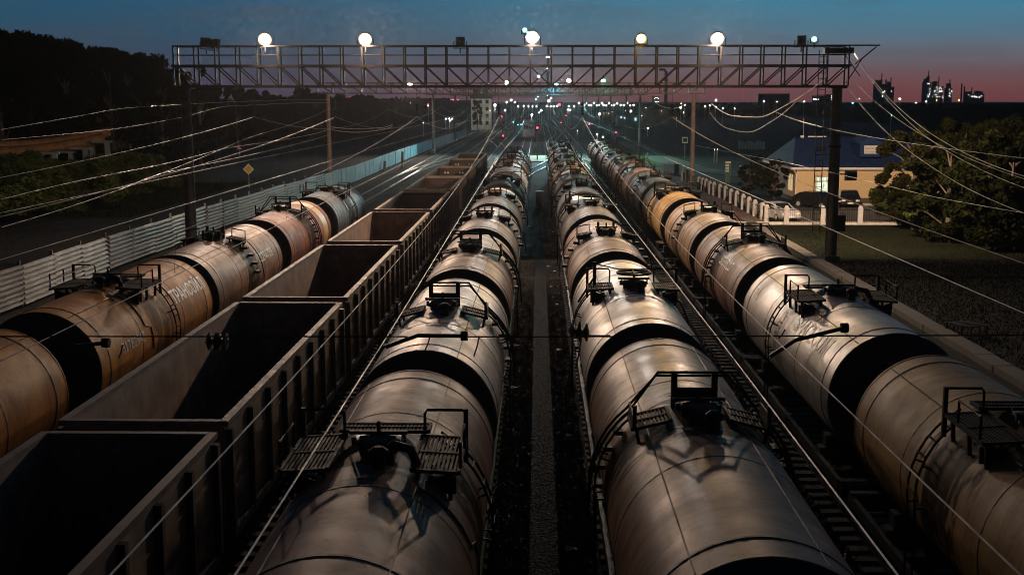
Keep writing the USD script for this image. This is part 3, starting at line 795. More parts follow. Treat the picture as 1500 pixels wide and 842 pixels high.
def truss(t, x0, x1, y, zb, zt, zr, n, posts, w=.9, mid=None, sz=.125, m='gantry_paint', pieces=True):
    """portal beam: four chords, uprights, diagonals that fall towards the middle from both ends, a railing of height zr on top"""
    X = np.linspace(x0, x1, n + 1)
    for s in (-1, 1):
        yy = y + s * w / 2
        part(t, 'lower_chord', MB().box(((x0 + x1) / 2, yy, zb), (x1 - x0, .12, sz * 1.25)), m)
        part(t, 'upper_chord', MB().box(((x0 + x1) / 2, yy, zt), (x1 - x0 + .3, .10, sz * 1.2)), m)
        if zr:
            part(t, 'top_rail', MB().box(((x0 + x1) / 2, yy, zr), (x1 - x0 + .1, .08, .09)), m)
            part(t, 'knee_rail', MB().box(((x0 + x1) / 2, yy, (zt + zr) / 2 + .06), (x1 - x0, .04, .04)), m)
        lat = MB()
        for k, x in enumerate(X):
            u = MB().bar((x, yy, zb + .05), (x, yy, zr or zt), sz * .75)
            d = None
            if k < n:
                lo = (k + .5) < n * .5
                xa, xb = (x, X[k + 1])
                crossed = abs((k + .5) / n - .5) < 1.6 / n
                a, b = ((xa + .05, yy, zt - .06), (xb - .05, yy, zb + .06)) if (lo if not crossed or s < 0 else not lo) else ((xa + .05, yy, zb + .06), (xb - .05, yy, zt - .06))
                d = MB().bar(a, b, sz * .6)
            if pieces:
                part(t, 'upright', u, m)
                if d:
                    part(t, 'diagonal', d, m)
            else:
                lat.add(*u.tm())
                if d:
                    lat.add(*d.tm())
        if not pieces:
            part(t, 'lattice', lat, m, kind='stuff')
    lace = MB()
    for k, x in enumerate(X):
        lace.bar((x, y - w / 2 + .05, zb), (x, y + w / 2 - .05, zb), sz * .5)
        if k < n:
            lace.bar((x, y - w / 2 + .06, zb + .02), (X[k + 1], y + w / 2 - .06, zb + .02), sz * .45)
            lace.bar((x, y - w / 2 + .06, zt), (x, y + w / 2 - .06, zt), sz * .5)
    part(t, 'cross_lacing', lace, m, kind='stuff')


G1Y = 73.0
zb, zt, zr = (on_y(760, v, G1Y)[2] for v in (127, 97, 68))
xl, xr = on_y(258, 100, G1Y)[0], on_y(1240, 100, G1Y)[0]
pl, pr = on_y(276, 240, G1Y)[0], on_y(1222, 240, G1Y)[0]
g1 = thing('lighting_gantry', 'long lattice gantry with railing and floodlights spanning all tracks, nearest one', 'gantry')
for x in (pl, pr):
    p = concrete_post(g1, x, G1Y, zb - .12, .36, .30)
    part(g1, 'post_head', MB().box((x, G1Y, zb + .02 - .09), (.9, 1.1, .10)), 'gantry_paint')
truss(g1, xl, xr, G1Y, zb, zt, zr, 32, (pl, pr), 1.0)
# ladder with a cage of rungs and the box on the right-hand end
lad = MB()
for dx in (-.22, .22):
    lad.bar((pr - .95 + dx, G1Y - .1, 1.5), (pr - .95 + dx, G1Y - .1, zt + .9), .05)
for z in np.arange(1.7, zt + .8, .32):
    lad.bar((pr - 1.17, G1Y - .1, z), (pr - .73, G1Y - .1, z), .03)
for z in np.arange(3.0, zb, 1.6):
    lad.bar((pr - 1.2, G1Y - .1, z), (pr - .2, G1Y - .05, z), .04)
part(g1, 'ladder', lad, 'gantry_paint')
part(g1, 'end_platform', MB().box((pr - .05, G1Y, zr - .28), (1.7, .8, .34)).box((pr + .9, G1Y, zr + .03), (3.0, .14, .08)), 'gantry_paint')
part(g1, 'wire_bracket', MB().bar((pr + 1.0, G1Y, zt + .1), (pr + 2.2, G1Y, zr - .05), .07).bar((pr + .5, G1Y, zb + .2), (pr + 1.35, G1Y, zt + .35), .06).bar((pr + .3, G1Y, zr - .4), (pr + 1.3, G1Y, zb + .6), .05), 'gantry_paint')
part(g1, 'post_box', MB().box((pr + .45, G1Y - .2, 2.1), (.55, .4, .95)), 'iron_black')
part(g1, 'arm', MB().bar((pr, G1Y, 5.05), (pr + 1.3, G1Y, 5.0), .07).bar((pr - 1.4, G1Y, 7.7), (pr + .3, G1Y, 7.7), .06), 'gantry_paint')
part(g1, 'band', MB().lathe([(.37, 6.6), (.37, 6.75)], (pr, G1Y, 0), 'z', 14), 'iron_black')


def floodlight(name, x, y, z, aim, L, color, label, w=.80, h=0, group='floodlights on the gantries', on=True, box=False):
    """a drum searchlight on a yoke (or a boxy one). aim: direction of the beam. L: brightness of the lit glass"""
    t = thing('floodlight', label, 'floodlight', (x, y, z), group=group)
    a = np.array(aim, float); a /= np.linalg.norm(a)
    r = np.cross(a, (0, 0, 1)); r /= np.linalg.norm(r); u = np.cross(r, a)
    sides = 4 if box else 20
    an = np.arange(sides) * 2 * PI / sides + PI / 4
    k = 1.2 if box else 1.0

    def ring(d, rad):
        return [a * d + (r * math.cos(q) + u * math.sin(q)) * rad * k for q in an]
    prof = [(-.34, .001), (-.34, w * .22), (-.22, w * .38), (-.02, w * .5), (.20, w * .5), (.20, w * .53), (.14, w * .53), (.14, w * .47), (.17, w * .47)]
    V = np.array(sum((ring(d, q) for d, q in prof[:7]), []))
    f = [[i * sides + j, i * sides + (j + 1) % sides, (i + 1) * sides + (j + 1) % sides, (i + 1) * sides + j] for i in range(6) for j in range(sides)]
    part(t, 'housing', MB().add(V, f), 'lamp_housing')
    if on:
        key = 'lit_' + name
        if key not in MATS:
            emit(key, color, L * 1.9)
            emit(key + '_reflector', tuple(np.array(color) ** 1.6), 1.15)  # reflector ring emits by itself, a tinted halo round the glass
    rc = w * .36
    G = np.array(ring(.16, rc) + [a * .16])
    part(t, 'lit_glass', MB().add(G, [[j, (j + 1) % sides, sides] for j in range(sides)]), key)
    G = np.array(ring(.16, rc) + ring(.155, w * .495))
    part(t, 'reflector', MB().add(G, [[j, sides + j, sides + (j + 1) % sides, (j + 1) % sides] for j in range(sides)]), key + '_reflector')
    br = MB()
    for s in (-1, 1):
        br.bar(r * s * (w / 2 + .07), r * s * (w / 2 + .07) + np.array([0, 0, -w / 2 - .10]), .05)
    br.bar(r * (w / 2 + .09) + np.array([0, 0, -w / 2 - .10]), -r * (w / 2 + .09) + np.array([0, 0, -w / 2 - .10]), .05).bar((0, 0, -w / 2 - .10), (0, 0, -w / 2 - .40), .07)
    part(t, 'bracket', br, 'lamp_housing', kind='stuff')
    return t


FL = 1260.0
FAR_FL = 2600.0
WARM, COOL, WHITE = (1.0, .68, .47), (.86, .96, 1.0), (1.0, .74, .56)


def flood_px(name, u, v, Y, aim, L, color, label, **k):
    p = on_y(u, v, Y)
    return floodlight(name, p[0], Y - .5 if aim[1] < 0 else Y + .75, p[2], aim, L, color, label, **k)


TOWARD = (0, -1, -.16)
flood_px('white_a', 391, 57, G1Y, (.16, -1, -.42), FL, WHITE, 'glaring white floodlight leftmost of the lit lamps on the near gantry')
flood_px('warm_b', 537, 57, G1Y, (.08, -1, -.42), FL * 1.25, WARM, 'glaring warm floodlight over the open wagons on the near gantry')
flood_px('white_c', 780, 54, G1Y, (0, -1, -.42), FL, (1.0, .76, .60), 'glaring white floodlight over the middle walkway on the near gantry', w=.80)
flood_px('cyan_c', 769, 45, G1Y, (0, -1, -.1), FL * .3, (.25, .85, 1.0), 'small turquoise lamp just above the middle white floodlight', w=.26)
flood_px('sodium_d', 938, 56, G1Y, (0, -1, -.42), FL * .7, (1.0, .58, .16), 'amber floodlight between two white ones on the near gantry', w=.6)
flood_px('warm_e', 1049, 56, G1Y, (-.1, -1, -.42), FL * 1.25, (1.0, .70, .50), 'glaring warm floodlight over the right-hand wagons on the near gantry')
flood_px('green_f', 1190, 58, G1Y, (-.25, -1, -.12), FL * .25, (.35, 1.0, .72), 'green-tinted small lamp near the right end of the near gantry', w=.30)
# floodlights that face away from the camera and light the far half of the yard
for n, u, v, aim, k, lb in (('back_a', 297, 61, (-.75, 1, -.22), 3.2, 'floodlight seen from behind, left one of the pair at the left gantry end'), ('back_b', 309, 63, (.35, 1, -.30), .45, 'floodlight seen from behind, right one of the pair at the left gantry end'),
                            ('back_c', 673, 60, (-.05, 1, -.30), .45, 'dark boxy floodlight seen from behind, alone in the middle left of the near gantry'), ('back_d', 1178, 58, (.25, 1, -.10), 15.0, 'dark floodlight housing beside the green-tinted lamp on the near gantry')):
    flood_px(n, u, v, G1Y, aim, FL * k, (1.0, .70, .46), lb, w=.62, box=True)

# the catenary gantries beyond, each smaller in the picture
GN = [(139.0, 482, 1015, 122, 137, 'post_warm_lit', 'second gantry from the camera, on two warm-lit brown concrete posts'),
      (215.0, 635, 937, 126, 139, 'post_concrete', 'third gantry, over the far ends of the tanker rows'),
      (285.0, 667, 917, 130, 140, 'post_concrete', 'fourth gantry, behind the locomotive'),
      (345.0, 684, 894, 132, 141, 'post_concrete', 'fifth gantry, with a pale blue lit left post'),
      (430.0, 703, 876, 134, 142, 'post_concrete', 'sixth gantry, close before the far bend of the tracks'),
      (540.0, 718, 858, 136, 143, 'post_concrete', 'farthest gantry, faint in front of the yard lights')]
for i, (Y, ua, ub, va, vb, pm, lb) in enumerate(GN):
    t = thing('catenary_gantry', lb, 'gantry', group='catenary gantries over the yard')
    a, b = on_y(ua, 200, Y)[0], on_y(ub, 200, Y)[0]
    z1, z0 = on_y(760, va, Y)[2], on_y(760, vb, Y)[2]
    for x in (a, b):
        concrete_post(t, x, Y, z0 - .06, .26, .20, pm)
    truss(t, a - 1.2, b + 1.2, Y, z0, z1, 0, 26, (a, b), .8, sz=.11, pieces=(i == 0))

# lamps on the third and later gantries
F3 = [('w1', 601, 124, 215, WHITE, .8, 'white lamp left of the middle on the third gantry'), ('w2', 742, 121, 215, WHITE, .8, 'white lamp above the signal tower on the third gantry'), ('w3', 790, 112, 285, COOL, .5, 'small white lamp highest over the locomotive, on the fourth gantry'),
      ('cyan', 815, 122, 215, (.10, .78, 1.0), 2.6, 'bright turquoise lamp right of the middle on the third gantry'), ('w4', 833, 118, 215, (1, .93, .85), 1.6, 'brilliant white lamp beside the turquoise lamp on the third gantry'), ('green', 883, 117, 215, (.12, 1.0, .55), .9, 'green lamp on the right half of the third gantry')]
for n, u, v, Y, c, k, lb in F3:
    flood_px('far_' + n, u, v, Y, (-.35, -.45, -1) if n == 'cyan' else (.3, -.6, -1) if n == 'green' else (0, -1, -.45), FAR_FL * k, c, lb, w=.8)


# ================================================================== railway signals
def signal(u, vtop, vbase, Y, col, lamps, label, double=False, big=False):
    b = on_y(u, vbase, Y)
    z1 = on_y(u, vtop, Y)[2]
    t = thing('railway_signal', label, 'signal', (b[0], Y, -.25), group='red signals along the yard')
    h = z1 + .25
    part(t, 'mast', MB().lathe([(.10, 0), (.08, h - .3), (0, h - .3)], (0, 0, 0), 'z', 8), 'post_concrete')
    for k, dz in enumerate((0, 2.6) if double else (0,)):
        bh = 1.1 if double else .9
        hd = part(t, 'head', MB().box((0, -.12, h - dz - bh / 2), (.62, .26, bh)), 'iron_black')
        hd2 = MB().tube([(0, -.26, h - dz - bh / 2 + .1), (0, -.52, h - dz - bh / 2 + .08)], .17, 10, cap=False)
        part(hd, 'hood', hd2, 'iron_black')
        if not (double and k == 0):
            key = 'signal_' + lamps
            if key not in MATS:
                emit(key, col, 9.0)
            part(hd, 'lens', MB().disc((0, -.27, h - dz - bh / 2 + .1), .17 if not big else .42, .03, 'y', 14), key)
    return t


RED = (1.0, .03, .055)
signal(737, 178, 213, 262, RED, 'red', 'two-headed signal with a red light left of the tanker row', True)
signal(787, 184, 238, 196, RED, 'red', 'signal with a red light on a dark mast before the tan deck')
signal(819, 152, 190, 420, RED, 'red', 'brightest red signal in the middle of the far tracks', big=True)
signal(803, 155, 188, 430, RED, 'red', 'red signal just left of the brightest red one')
signal(829, 168, 190, 400, RED, 'red', 'low red signal right of the brightest red one')
signal(822, 178, 196, 360, RED, 'red', 'red signal low above the far end of the right middle row')
signal(863, 180, 203, 300, RED, 'red', 'red signal beside the far end of the rightmost tankers')
signal(902, 192, 208, 280, RED, 'red', 'red signal right of the rightmost tankers near the service road')
signal(735, 169, 192, 390, RED, 'red', 'small red signal above the two-headed one')
# ================================================================== overhead wires
def spline(pts, n=40):
    from scipy.interpolate import PchipInterpolator
    p = np.array(pts, float)
    k = np.r_[0, np.cumsum(np.linalg.norm(np.diff(p, axis=0), axis=1))]
    return PchipInterpolator(k, p)(np.linspace(0, k[-1], n))


def wire(pts, label, r=.009, m='wire_bright', group=None, n=40, smooth=True):
    return solo('overhead_wire', MB().tube(spline(pts, n) if smooth else np.array(pts, float), r, 4), m, label, 'wire', group)


def sag(a, b, d, n=14):
    s = np.linspace(0, 1, n)[:, None]
    p = np.array(a) * (1 - s) + np.array(b) * s
    p[:, 2] -= 4 * d * (s * (1 - s))[:, 0]
    return p


ROWNAME = {'A': 'the bare track by the left fence', 'B': 'the leftmost tank wagons', 'C': 'the open wagons', 'D': 'the tank wagons left of the walkway', 'E': 'the tank wagons right of the walkway', 'F': 'the rightmost tank wagons'}
SUP = [73.0, 139.0, 215.0, 285.0, 345.0]


def messenger_z(y):
    if y <= 73:
        return 6.75 + .00055 * (y - 18) ** 2
    for a, b in zip(SUP[:-1], SUP[1:]):
        if a <= y <= b:
            s = (y - a) / (b - a)
            return 8.4 - 4 * 1.35 * s * (1 - s)
    return 8.4


for k, x in TRACKS.items():
    off = {'A': .0, 'B': .1, 'C': -.15, 'D': .12, 'E': 0.0, 'F': 0.0}[k]
    ys = np.r_[-4:16.5:3, 17, 20:73:4, 73, np.arange(78, 346, 9)]
    zig = np.interp(ys, [-4, 17, 73, 139, 215, 285, 345], [off, off, off - .25, off + .25, off - .25, off + .25, 0])
    wire([(x + z, y, 5.95 + (.0 if k in 'EDF' else -.1)) for y, z in zip(ys, zig)], f'bright contact wire running low over {ROWNAME[k]}', .011 if k in 'DE' else .009, 'wire_bright' if k in 'DEF' else 'wire_metal', n=64)
    t = thing('messenger_wire', f'sagging carrier wire with thin droppers above {ROWNAME[k]}', 'wire')
    yy = np.r_[np.linspace(-4, 73, 27), np.linspace(76, 345, 60)]
    part(t, 'cable', MB().tube([(x, y, messenger_z(y)) for y in yy], .009, 4), 'wire_metal')
    for y in list(np.arange(24, 72, 11.0)) + list(np.arange(84, 214, 12.0)):
        part(t, 'dropper', MB().tube([(x, y, messenger_z(y)), (x + off * .5, y, 5.97)], .004, 3), 'wire_dark')
    for y in SUP[:2]:
        zc = zb if y == 73 else 9.6
        ins = MB()
        for q in range(4):
            ins.lathe([(.03, 8.55 + q * .17), (.11, 8.60 + q * .17), (.03, 8.68 + q * .17)], (x, y, 0), 'z', 10)
        i = part(t, 'insulator_string', ins, 'insulator')
        part(i, 'hanger', MB().bar((x, y, messenger_z(y) - .02), (x, y, zc), .025), 'gantry_paint')

# cross-span cable just in front of the camera, with steady arms and insulators
CY = 17.0
cz = on_y(760, 491, CY)[2]
cs = thing('cross_span_cable', 'thin dark cable stretched across all tracks in the foreground with steady arms', 'cable')
part(cs, 'cable', MB().tube([(-22, CY, cz - .02), (-12, CY, cz - .06), (0, CY, cz - .02), (8, CY, cz + .04), (22, CY, cz + .02)], .011, 5), 'wire_dark')
ARMS = [((110, 507), (155, 502)), ((565, 508), (612, 491), (680, 492)), ((1128, 522), (1165, 498), (1237, 480))]
for a in ARMS:
    pts = [on_y(u, v, CY - .05) for u, v in a]
    arm = part(cs, 'steady_arm', MB().tube(pts, .032, 6), 'wire_dark')
    part(arm, 'clamp', MB().disc(pts[-1], .07, .10, 'x', 8), 'iron_black')
for u, v in ((306, 500), (320, 500), (838, 484), (848, 487)):
    p = on_y(u, v, CY)
    ins = MB()
    for q in range(2):
        ins.lathe([(.02, -.05 + q * .1), (.13, 0 + q * .1), (.13, .02 + q * .1), (.02, .05 + q * .1)], p, 'x', 12)
    part(cs, 'insulator', ins, 'insulator')
for u, v, d in ((630, 492, .22), (702, 492, .3), (852, 490, .5), (1150, 482, .14), (180, 505, .2)):
    p = on_y(u, v, CY)
    part(cs, 'loose_end', MB().tube([p, p + np.array([-.03, 0, -d * .5]), p + np.array([-.08, .03, -d])], .010, 4), 'wire_dark')
bk = on_y(868, 492, CY)
part(cs, 'tension_rod', MB().bar(bk + np.array([-.25, 0, 0]), bk + np.array([.25, 0, 0]), .03), 'iron_black')

# feeder wires at the sides, made fast to the left post of the second gantry
POST2 = lambda v: [on_y(482, v, 139.0)]
XL = -22.0
wire([on_x(u, v, XL) for u, v in ((2, 205), (60, 200), (152, 191), (266, 172), (333, 156))] + POST2(150), 'pale feeder wire rising from the left edge past the forest to the gantry', .009)
wire([on_x(u, v, XL - 1.5) for u, v in ((2, 190), (100, 173), (190, 158))] + POST2(146), 'dim wire above the pale feeder wire at the left edge', .008)
wire([on_x(u, v, -18.2) for u, v in ((173, 279), (290, 233), (380, 197))] + POST2(158), 'pale wire climbing from the ribbed fence to the brown post', .008)
wire([on_x(u, v, -18.8) for u, v in ((2, 292), (120, 264), (232, 242), (290, 228), (332, 217), (380, 210))] + POST2(188), 'wire sloping from the left edge over the dark road towards the brown post', .008)
wire([on_x(u, v, -16.2) for u, v in ((2, 333), (80, 310), (180, 276), (235, 254))] + POST2(197), 'dim wire below the two sloping wires at the left edge', .008)
XR = 19.0
wire([on_x(u, v, XR) for u, v in ((1248, 74), (1275, 112), (1310, 152), (1370, 200), (1432, 233), (1500, 258))], 'upper of two long white cables sweeping down right from the gantry end', .012, 'wire_bright')
wire([on_x(u, v, XR - .6) for u, v in ((1248, 76), (1272, 112), (1303, 150), (1355, 199), (1420, 240), (1500, 275))], 'lower of two long white cables sweeping down right from the gantry end', .010, 'wire_bright')
wire([on_x(u, v, 18.4) for u, v in ((1241, 108), (1275, 143), (1330, 185), (1390, 219), (1500, 262))], 'greyish cable between the two white cables at the right gantry post', .008)
wire([on_x(u, v, 18.0) for u, v in ((1238, 122), (1262, 155), (1310, 204), (1370, 248), (1425, 280), (1500, 312))], 'steep white wire dropping right from the foot of the gantry truss', .009, 'wire_bright')
wire([on_x(u, v, 17.2) for u, v in ((1133, 163), (1180, 180), (1260, 198), (1340, 211), (1420, 222), (1500, 232))], 'long gently sloping white wire passing behind the right gantry post', .010, 'wire_bright')
wire([on_x(u, v, 16.4) for u, v in ((1018, 213), (1085, 226), (1160, 240), (1240, 258), (1335, 281), (1500, 312))], 'thin grey wire in front of the blue roof', .008)
wire([on_y(u, v, 71.5) for u, v in ((1042, 152), (1075, 170), (1110, 172), (1150, 155), (1205, 118))], 'slack loop of cable hanging below the right half of the near gantry', .020)
wire([on_y(u, v, 71.0) for u, v in ((1040, 165), (1065, 188), (1095, 194), (1130, 178), (1165, 150))], 'lower slack loop of cable below the right half of the near gantry', .010, 'wire_bright')
wire([on_y(u, v, 137) for u, v in ((958, 148), (972, 157), (985, 159), (1000, 155))], 'short slack cable at the right end of the second gantry', .03)
wire([on_y(u, v, 137) for u, v in ((485, 186), (520, 189), (560, 187), (575, 183))], 'pair of pale cables from the left brown post, upper one', .03)
wire([on_y(u, v, 137.4) for u, v in ((485, 190), (520, 194), (560, 190), (575, 186))], 'pair of pale cables from the left brown post, lower one', .03)
# ================================================================== left side: ribbed fence, pipe, signs, forest
FP = [on_z(2, 463, -.25), on_z(167, 394, -.25), on_z(300, 343, -.25), on_z(420, 300, -.25), on_z(521, 267, -.25), on_z(563, 248, -.25), on_z(622, 223, -.25), on_z(684, 200, -.25)]
FP = [np.array([FP[0][0] - 2.5, 20.0, 0]), np.array([FP[0][0] - 1.2, 38.0, 0])] + FP
line = np.array(FP)[:, :2]
Ls = np.r_[0, np.cumsum(np.linalg.norm(np.diff(line, axis=0), axis=1))]
NP_ = int(Ls[-1] / 4.0)
fe = thing('ribbed_fence', 'long pale fence of horizontally ribbed panels left of the tracks, turquoise-lit far end', 'fence')
prof = []
for k in range(8):
    z = k * .245
    prof += [(-.05, z), (.09, z + .03), (.075, z + .13), (-.05, z + .16)]
prof = np.array(prof)
for k in range(NP_):
    s0, s1 = k * 4.0, k * 4.0 + 3.92
    a = np.array([np.interp(s0, Ls, line[:, 0]), np.interp(s0, Ls, line[:, 1])])
    b = np.array([np.interp(s1, Ls, line[:, 0]), np.interp(s1, Ls, line[:, 1])])
    d = (b - a) / np.linalg.norm(b - a); n = np.array([d[1], -d[0]])
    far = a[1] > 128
    jig = RNG.uniform(-.06, .06); dz = RNG.uniform(-.06, .03); ln = RNG.uniform(-.05, .05)
    m = MB()
    q = len(prof)
    if not far:
        v = [np.r_[p + n * (o + jig + ln * z), z - .15 + dz] for p in (a, b) for o, z in prof]
        m.add(np.array(v), [[i, q + i, q + i + 1, i + 1] for i in range(q - 1)])
        v2 = [np.r_[p + n * (o - .03 + jig + ln * z), z - .15 + dz] for p in (a, b) for o, z in prof]
        m.add(np.array(v2), [[i, i + 1, q + i + 1, q + i] for i in range(q - 1)])
    else:
        c2 = (a + b) / 2
        m.box((c2[0] + n[0] * jig, c2[1] + n[1] * jig, .82), (np.linalg.norm(b - a), .08, 1.9), math.atan2(d[1], d[0]))
    part(fe, 'fence_panel', m, 'fence_turquoise_lit' if far else 'fence_worn' if RNG.random() < .3 else 'fence_sheet')
    part(fe, 'fence_post', MB().box((a[0] - n[0] * .12, a[1] - n[1] * .12, .85), (.12, .12, 2.2)), 'fence_post_mat')
# a broken stretch of fence leaning beside it
for u, v0, v1, lb in ((563, 236, 250, 'short dark post leaning by the turquoise fence, nearer one'), (589, 222, 246, 'short dark post by the turquoise fence, farther one')):
    b = on_z(u, v1, -.25)
    h = on_y(u, v0, b[1])[2]
    solo('fence_stub', MB().bar((b[0], b[1], -.3), (b[0] + .1, b[1], h), .35), 'fence_post_mat', lb, 'post')

pp = thing('heat_pipe', 'pair of fat rust-orange lagged pipes on concrete trestles before the forest', 'pipe')
PY = 150.0
for dv, r, dy in ((0, .72, 0), (-9, .62, 2.2)):
    a, b = on_y(-40, 224 + dv, PY), on_y(152, 203 + dv, PY + 8)
    pts = [a + (b - a) * s + np.array([0, dy, -.5 * math.sin(s * PI)]) for s in np.linspace(0, 1, 14)]
    pts[0][1] += dy
    part(pp, 'pipe', MB().tube(pts, r, 14), 'pipe_lagging', smooth=50)
for u, v0, v1, Y in ((80, 226, 258, 147), (58, 228, 250, 152), (125, 219, 236, 151), (104, 224, 246, 153), (157, 209, 230, 155), (135, 212, 234, 158)):
    a = on_y(u, v0, Y)
    m = MB().bar((a[0], Y, -.4), (a[0], Y, a[2]), .55).box((a[0] - .7, Y, a[2] + .12), (2.6, .5, .3))
    part(pp, 'trestle', m, 'fence_sheet')


def roadsign(u, v, vb, kind, label):
    b = on_z(u, vb, -.25)
    z = on_y(u, v, b[1])[2]
    t = thing('road_sign', label, 'road sign', (b[0], b[1], 0))
    part(t, 'pole', MB().tube([(0, 0, -.3), (0, 0, z + .4)], .035, 8), 'cabinet_grey')
    if kind == 'diamond':
        for s, m, y in ((.62, 'sign_white', -.05), (.46, 'sign_yellow', -.062)):
            part(t, 'plate', MB().add(np.array([[0, y, z - s], [s, y, z], [0, y, z + s], [-s, y, z], [0, y + .02, z - s], [s, y + .02, z], [0, y + .02, z + s], [-s, y + .02, z]]), [[0, 1, 2, 3], [7, 6, 5, 4], [0, 4, 5, 1], [1, 5, 6, 2], [2, 6, 7, 3], [3, 7, 4, 0]]), m)
    else:
        for s, m, y in ((.60, 'sign_red', -.05), (.36, 'sign_white', -.062)):
            part(t, 'plate', MB().add(np.array([[-s, y, z - s * .6], [s, y, z - s * .6], [0, y, z + s], [-s, y + .02, z - s * .6], [s, y + .02, z - s * .6], [0, y + .02, z + s]]), [[0, 1, 2], [5, 4, 3], [0, 3, 4], [0, 4, 1], [1, 4, 5], [1, 5, 2], [2, 5, 3], [2, 3, 0]]), m)


roadsign(365, 248, 275, 'diamond', 'yellow diamond priority sign with white edge beside the dark road')
roadsign(351, 217, 228, 'triangle', 'small red and white warning triangle beyond the yellow diamond sign')


# ------------------------------------------------------------------ trees
def tree_class(name, h, rad, leaf, n, seed, lm, trunk_r=.22, low=.25, size=.34):
    rg = np.random.default_rng(seed)
    t = klass(name)
    tk = MB().tube([(0, 0, -.4), (.05, .02, h * .25), (-.06, .08, h * .55), (0, 0, h * .85)], [trunk_r * 1.2, trunk_r, trunk_r * .7, trunk_r * .2], 8)
    cl = []
    for k in range(leaf):
        z = rg.uniform(low, .97)
        rr = rad * (math.sin(PI * min((z - low * .6) / (1.08 - low * .6), 1)) ** .6)
        a = rg.uniform(0, 2 * PI)
        q = rr * math.sqrt(rg.uniform(.05, 1)) * rg.uniform(.8, 1.15)
        c = np.array([q * math.cos(a), q * math.sin(a), h * z])
        cl.append((c, rg.uniform(.35, 1.0) * rad * (.36 if leaf < 50 else .24)))
        if k % 2 == 0:
            st = np.array([0, 0, h * max(z - .22, .12)])
            tk.tube([st, (st + c) / 2 + np.array([0, 0, .3]), c], [trunk_r * .4, trunk_r * .25, .02], 5)
    part(t, 'trunk', tk, 'bark')
    ci = rg.integers(0, len(cl), n)
    C = np.array([c for c, _ in cl])[ci]; S = np.array([s for _, s in cl])[ci]
    d = rg.normal(size=(n, 3)); d /= np.linalg.norm(d, axis=1, keepdims=True)
    P = C + d * (S * rg.uniform(.2, 1.0, n) ** .5)[:, None] * np.array([1, 1, .75])
    a = rg.normal(size=(n, 3)); a /= np.linalg.norm(a, axis=1, keepdims=True)
    b = np.cross(a, rg.normal(size=(n, 3))); b /= np.linalg.norm(b, axis=1, keepdims=True)
    s = (size * rg.uniform(.6, 1.3, n))[:, None]
    V = np.stack([P - a * s, P + b * s * .45, P + a * s, P - b * s * .45], 1).reshape(-1, 3)
    k = np.arange(n)[:, None] * 4
    part(t, 'crown', MB().add(V, np.hstack([k, k + 1, k + 2, k + 3])), lm)
    return t


TREES = {'dark1': tree_class('tree_dark_a', 10.0, 3.3, 38, 10000, 1, 'leaf_dark', low=.08, size=.28), 'dark2': tree_class('tree_dark_b', 10.0, 2.7, 30, 8000, 2, 'leaf_dark', size=.30), 'dark3': tree_class('tree_dark_c', 10.0, 3.9, 40, 10500, 3, 'leaf_dark', low=.06, size=.28),
         'olive1': tree_class('tree_olive_a', 8.0, 3.4, 64, 20000, 4, 'leaf_olive', low=.05, size=.17), 'olive2': tree_class('tree_olive_b', 6.0, 2.5, 60, 14000, 5, 'leaf_olive', low=.10, size=.15), 'bush': tree_class('bush_green', 2.2, 2.2, 18, 5000, 6, 'leaf_green', .06, low=.1, size=.15)}


def tree(kind, x, y, h, label, group=None, base=10.0, name='tree', wid=1.0, cat='tree'):
    k = h / base
    return copy(TREES[kind], name, label, cat, (x, y, -.3), random.uniform(0, 6.28), group, (k * wid, k * wid, k))


# the forest on the left: heights follow its skyline in the photograph
SKYL = [(-60, 36), (0, 38), (30, 50), (60, 60), (85, 57), (130, 68), (190, 72), (235, 84), (252, 104), (262, 132)]
su, sv = np.array(SKYL).T
row = 0
for Y, us, gl in ((168, np.arange(-55, 262, 24), 'front'), (190, np.arange(-45, 256, 22), 'middle'), (215, np.arange(-50, 250, 22), 'back')):
    for i, u in enumerate(us):
        u = u + random.uniform(-6, 6)
        yy = Y + random.uniform(-6, 6)
        p = on_y(u, np.interp(u, su, sv) + random.uniform(0, 10) + (10 if gl == 'front' else 0), yy)
        tree(random.choice(['dark1', 'dark2', 'dark3']), p[0], yy, p[2] + .3, 'dark broad-leaved tree, one of the forest edge at the upper left', 'dark trees of the forest on the left', wid=.85)
for i, (u, v, Y) in enumerate(((290, 96, 170), (345, 128, 260), (380, 132, 300), (415, 138, 320), (445, 130, 330), (468, 136, 330), (325, 140, 330), (500, 139, 420), (535, 140, 460), (580, 141, 480))):
    p = on_y(u, v, Y)
    tree(['dark1', 'dark2', 'dark3'][i % 3], p[0], Y, p[2] + .3, ['thin tree seen through the left end of the near gantry', 'lone tree left of the gap beside the forest', 'tree right of the gap beside the forest', 'tree below the leftmost glaring floodlight', 'rounded tree right of the leftmost glaring floodlight', 'small tree left of the brown post top', 'low tree in the gap beside the forest', 'distant tree right of the brown post', 'distant tree below the warm floodlight', 'distant tree left of the white lamp on the third gantry'][i], wid=.9 if i else .6)
for i, (x, y, h) in enumerate(((-50, 118, 3.6), (-46, 126, 3.2), (-56, 130, 4.2), (-60, 118, 3.6), (-44, 134, 3.2), (-49, 140, 3.6), (-66, 130, 4.0))):
    tree('bush', x, y, h, ['green bush below the heat pipe, nearest one', 'green bush at the roadside right of the heat pipe', 'tall green bush under the middle trestle', 'green bush at the left edge below the heat pipe', 'green bush close to the dark road bend', 'green bush just beyond the trestles', 'green bush farthest left under the heat pipe'][i], 'bushes below the heat pipe', 2.2, 'bush', 1.0, 'bush')

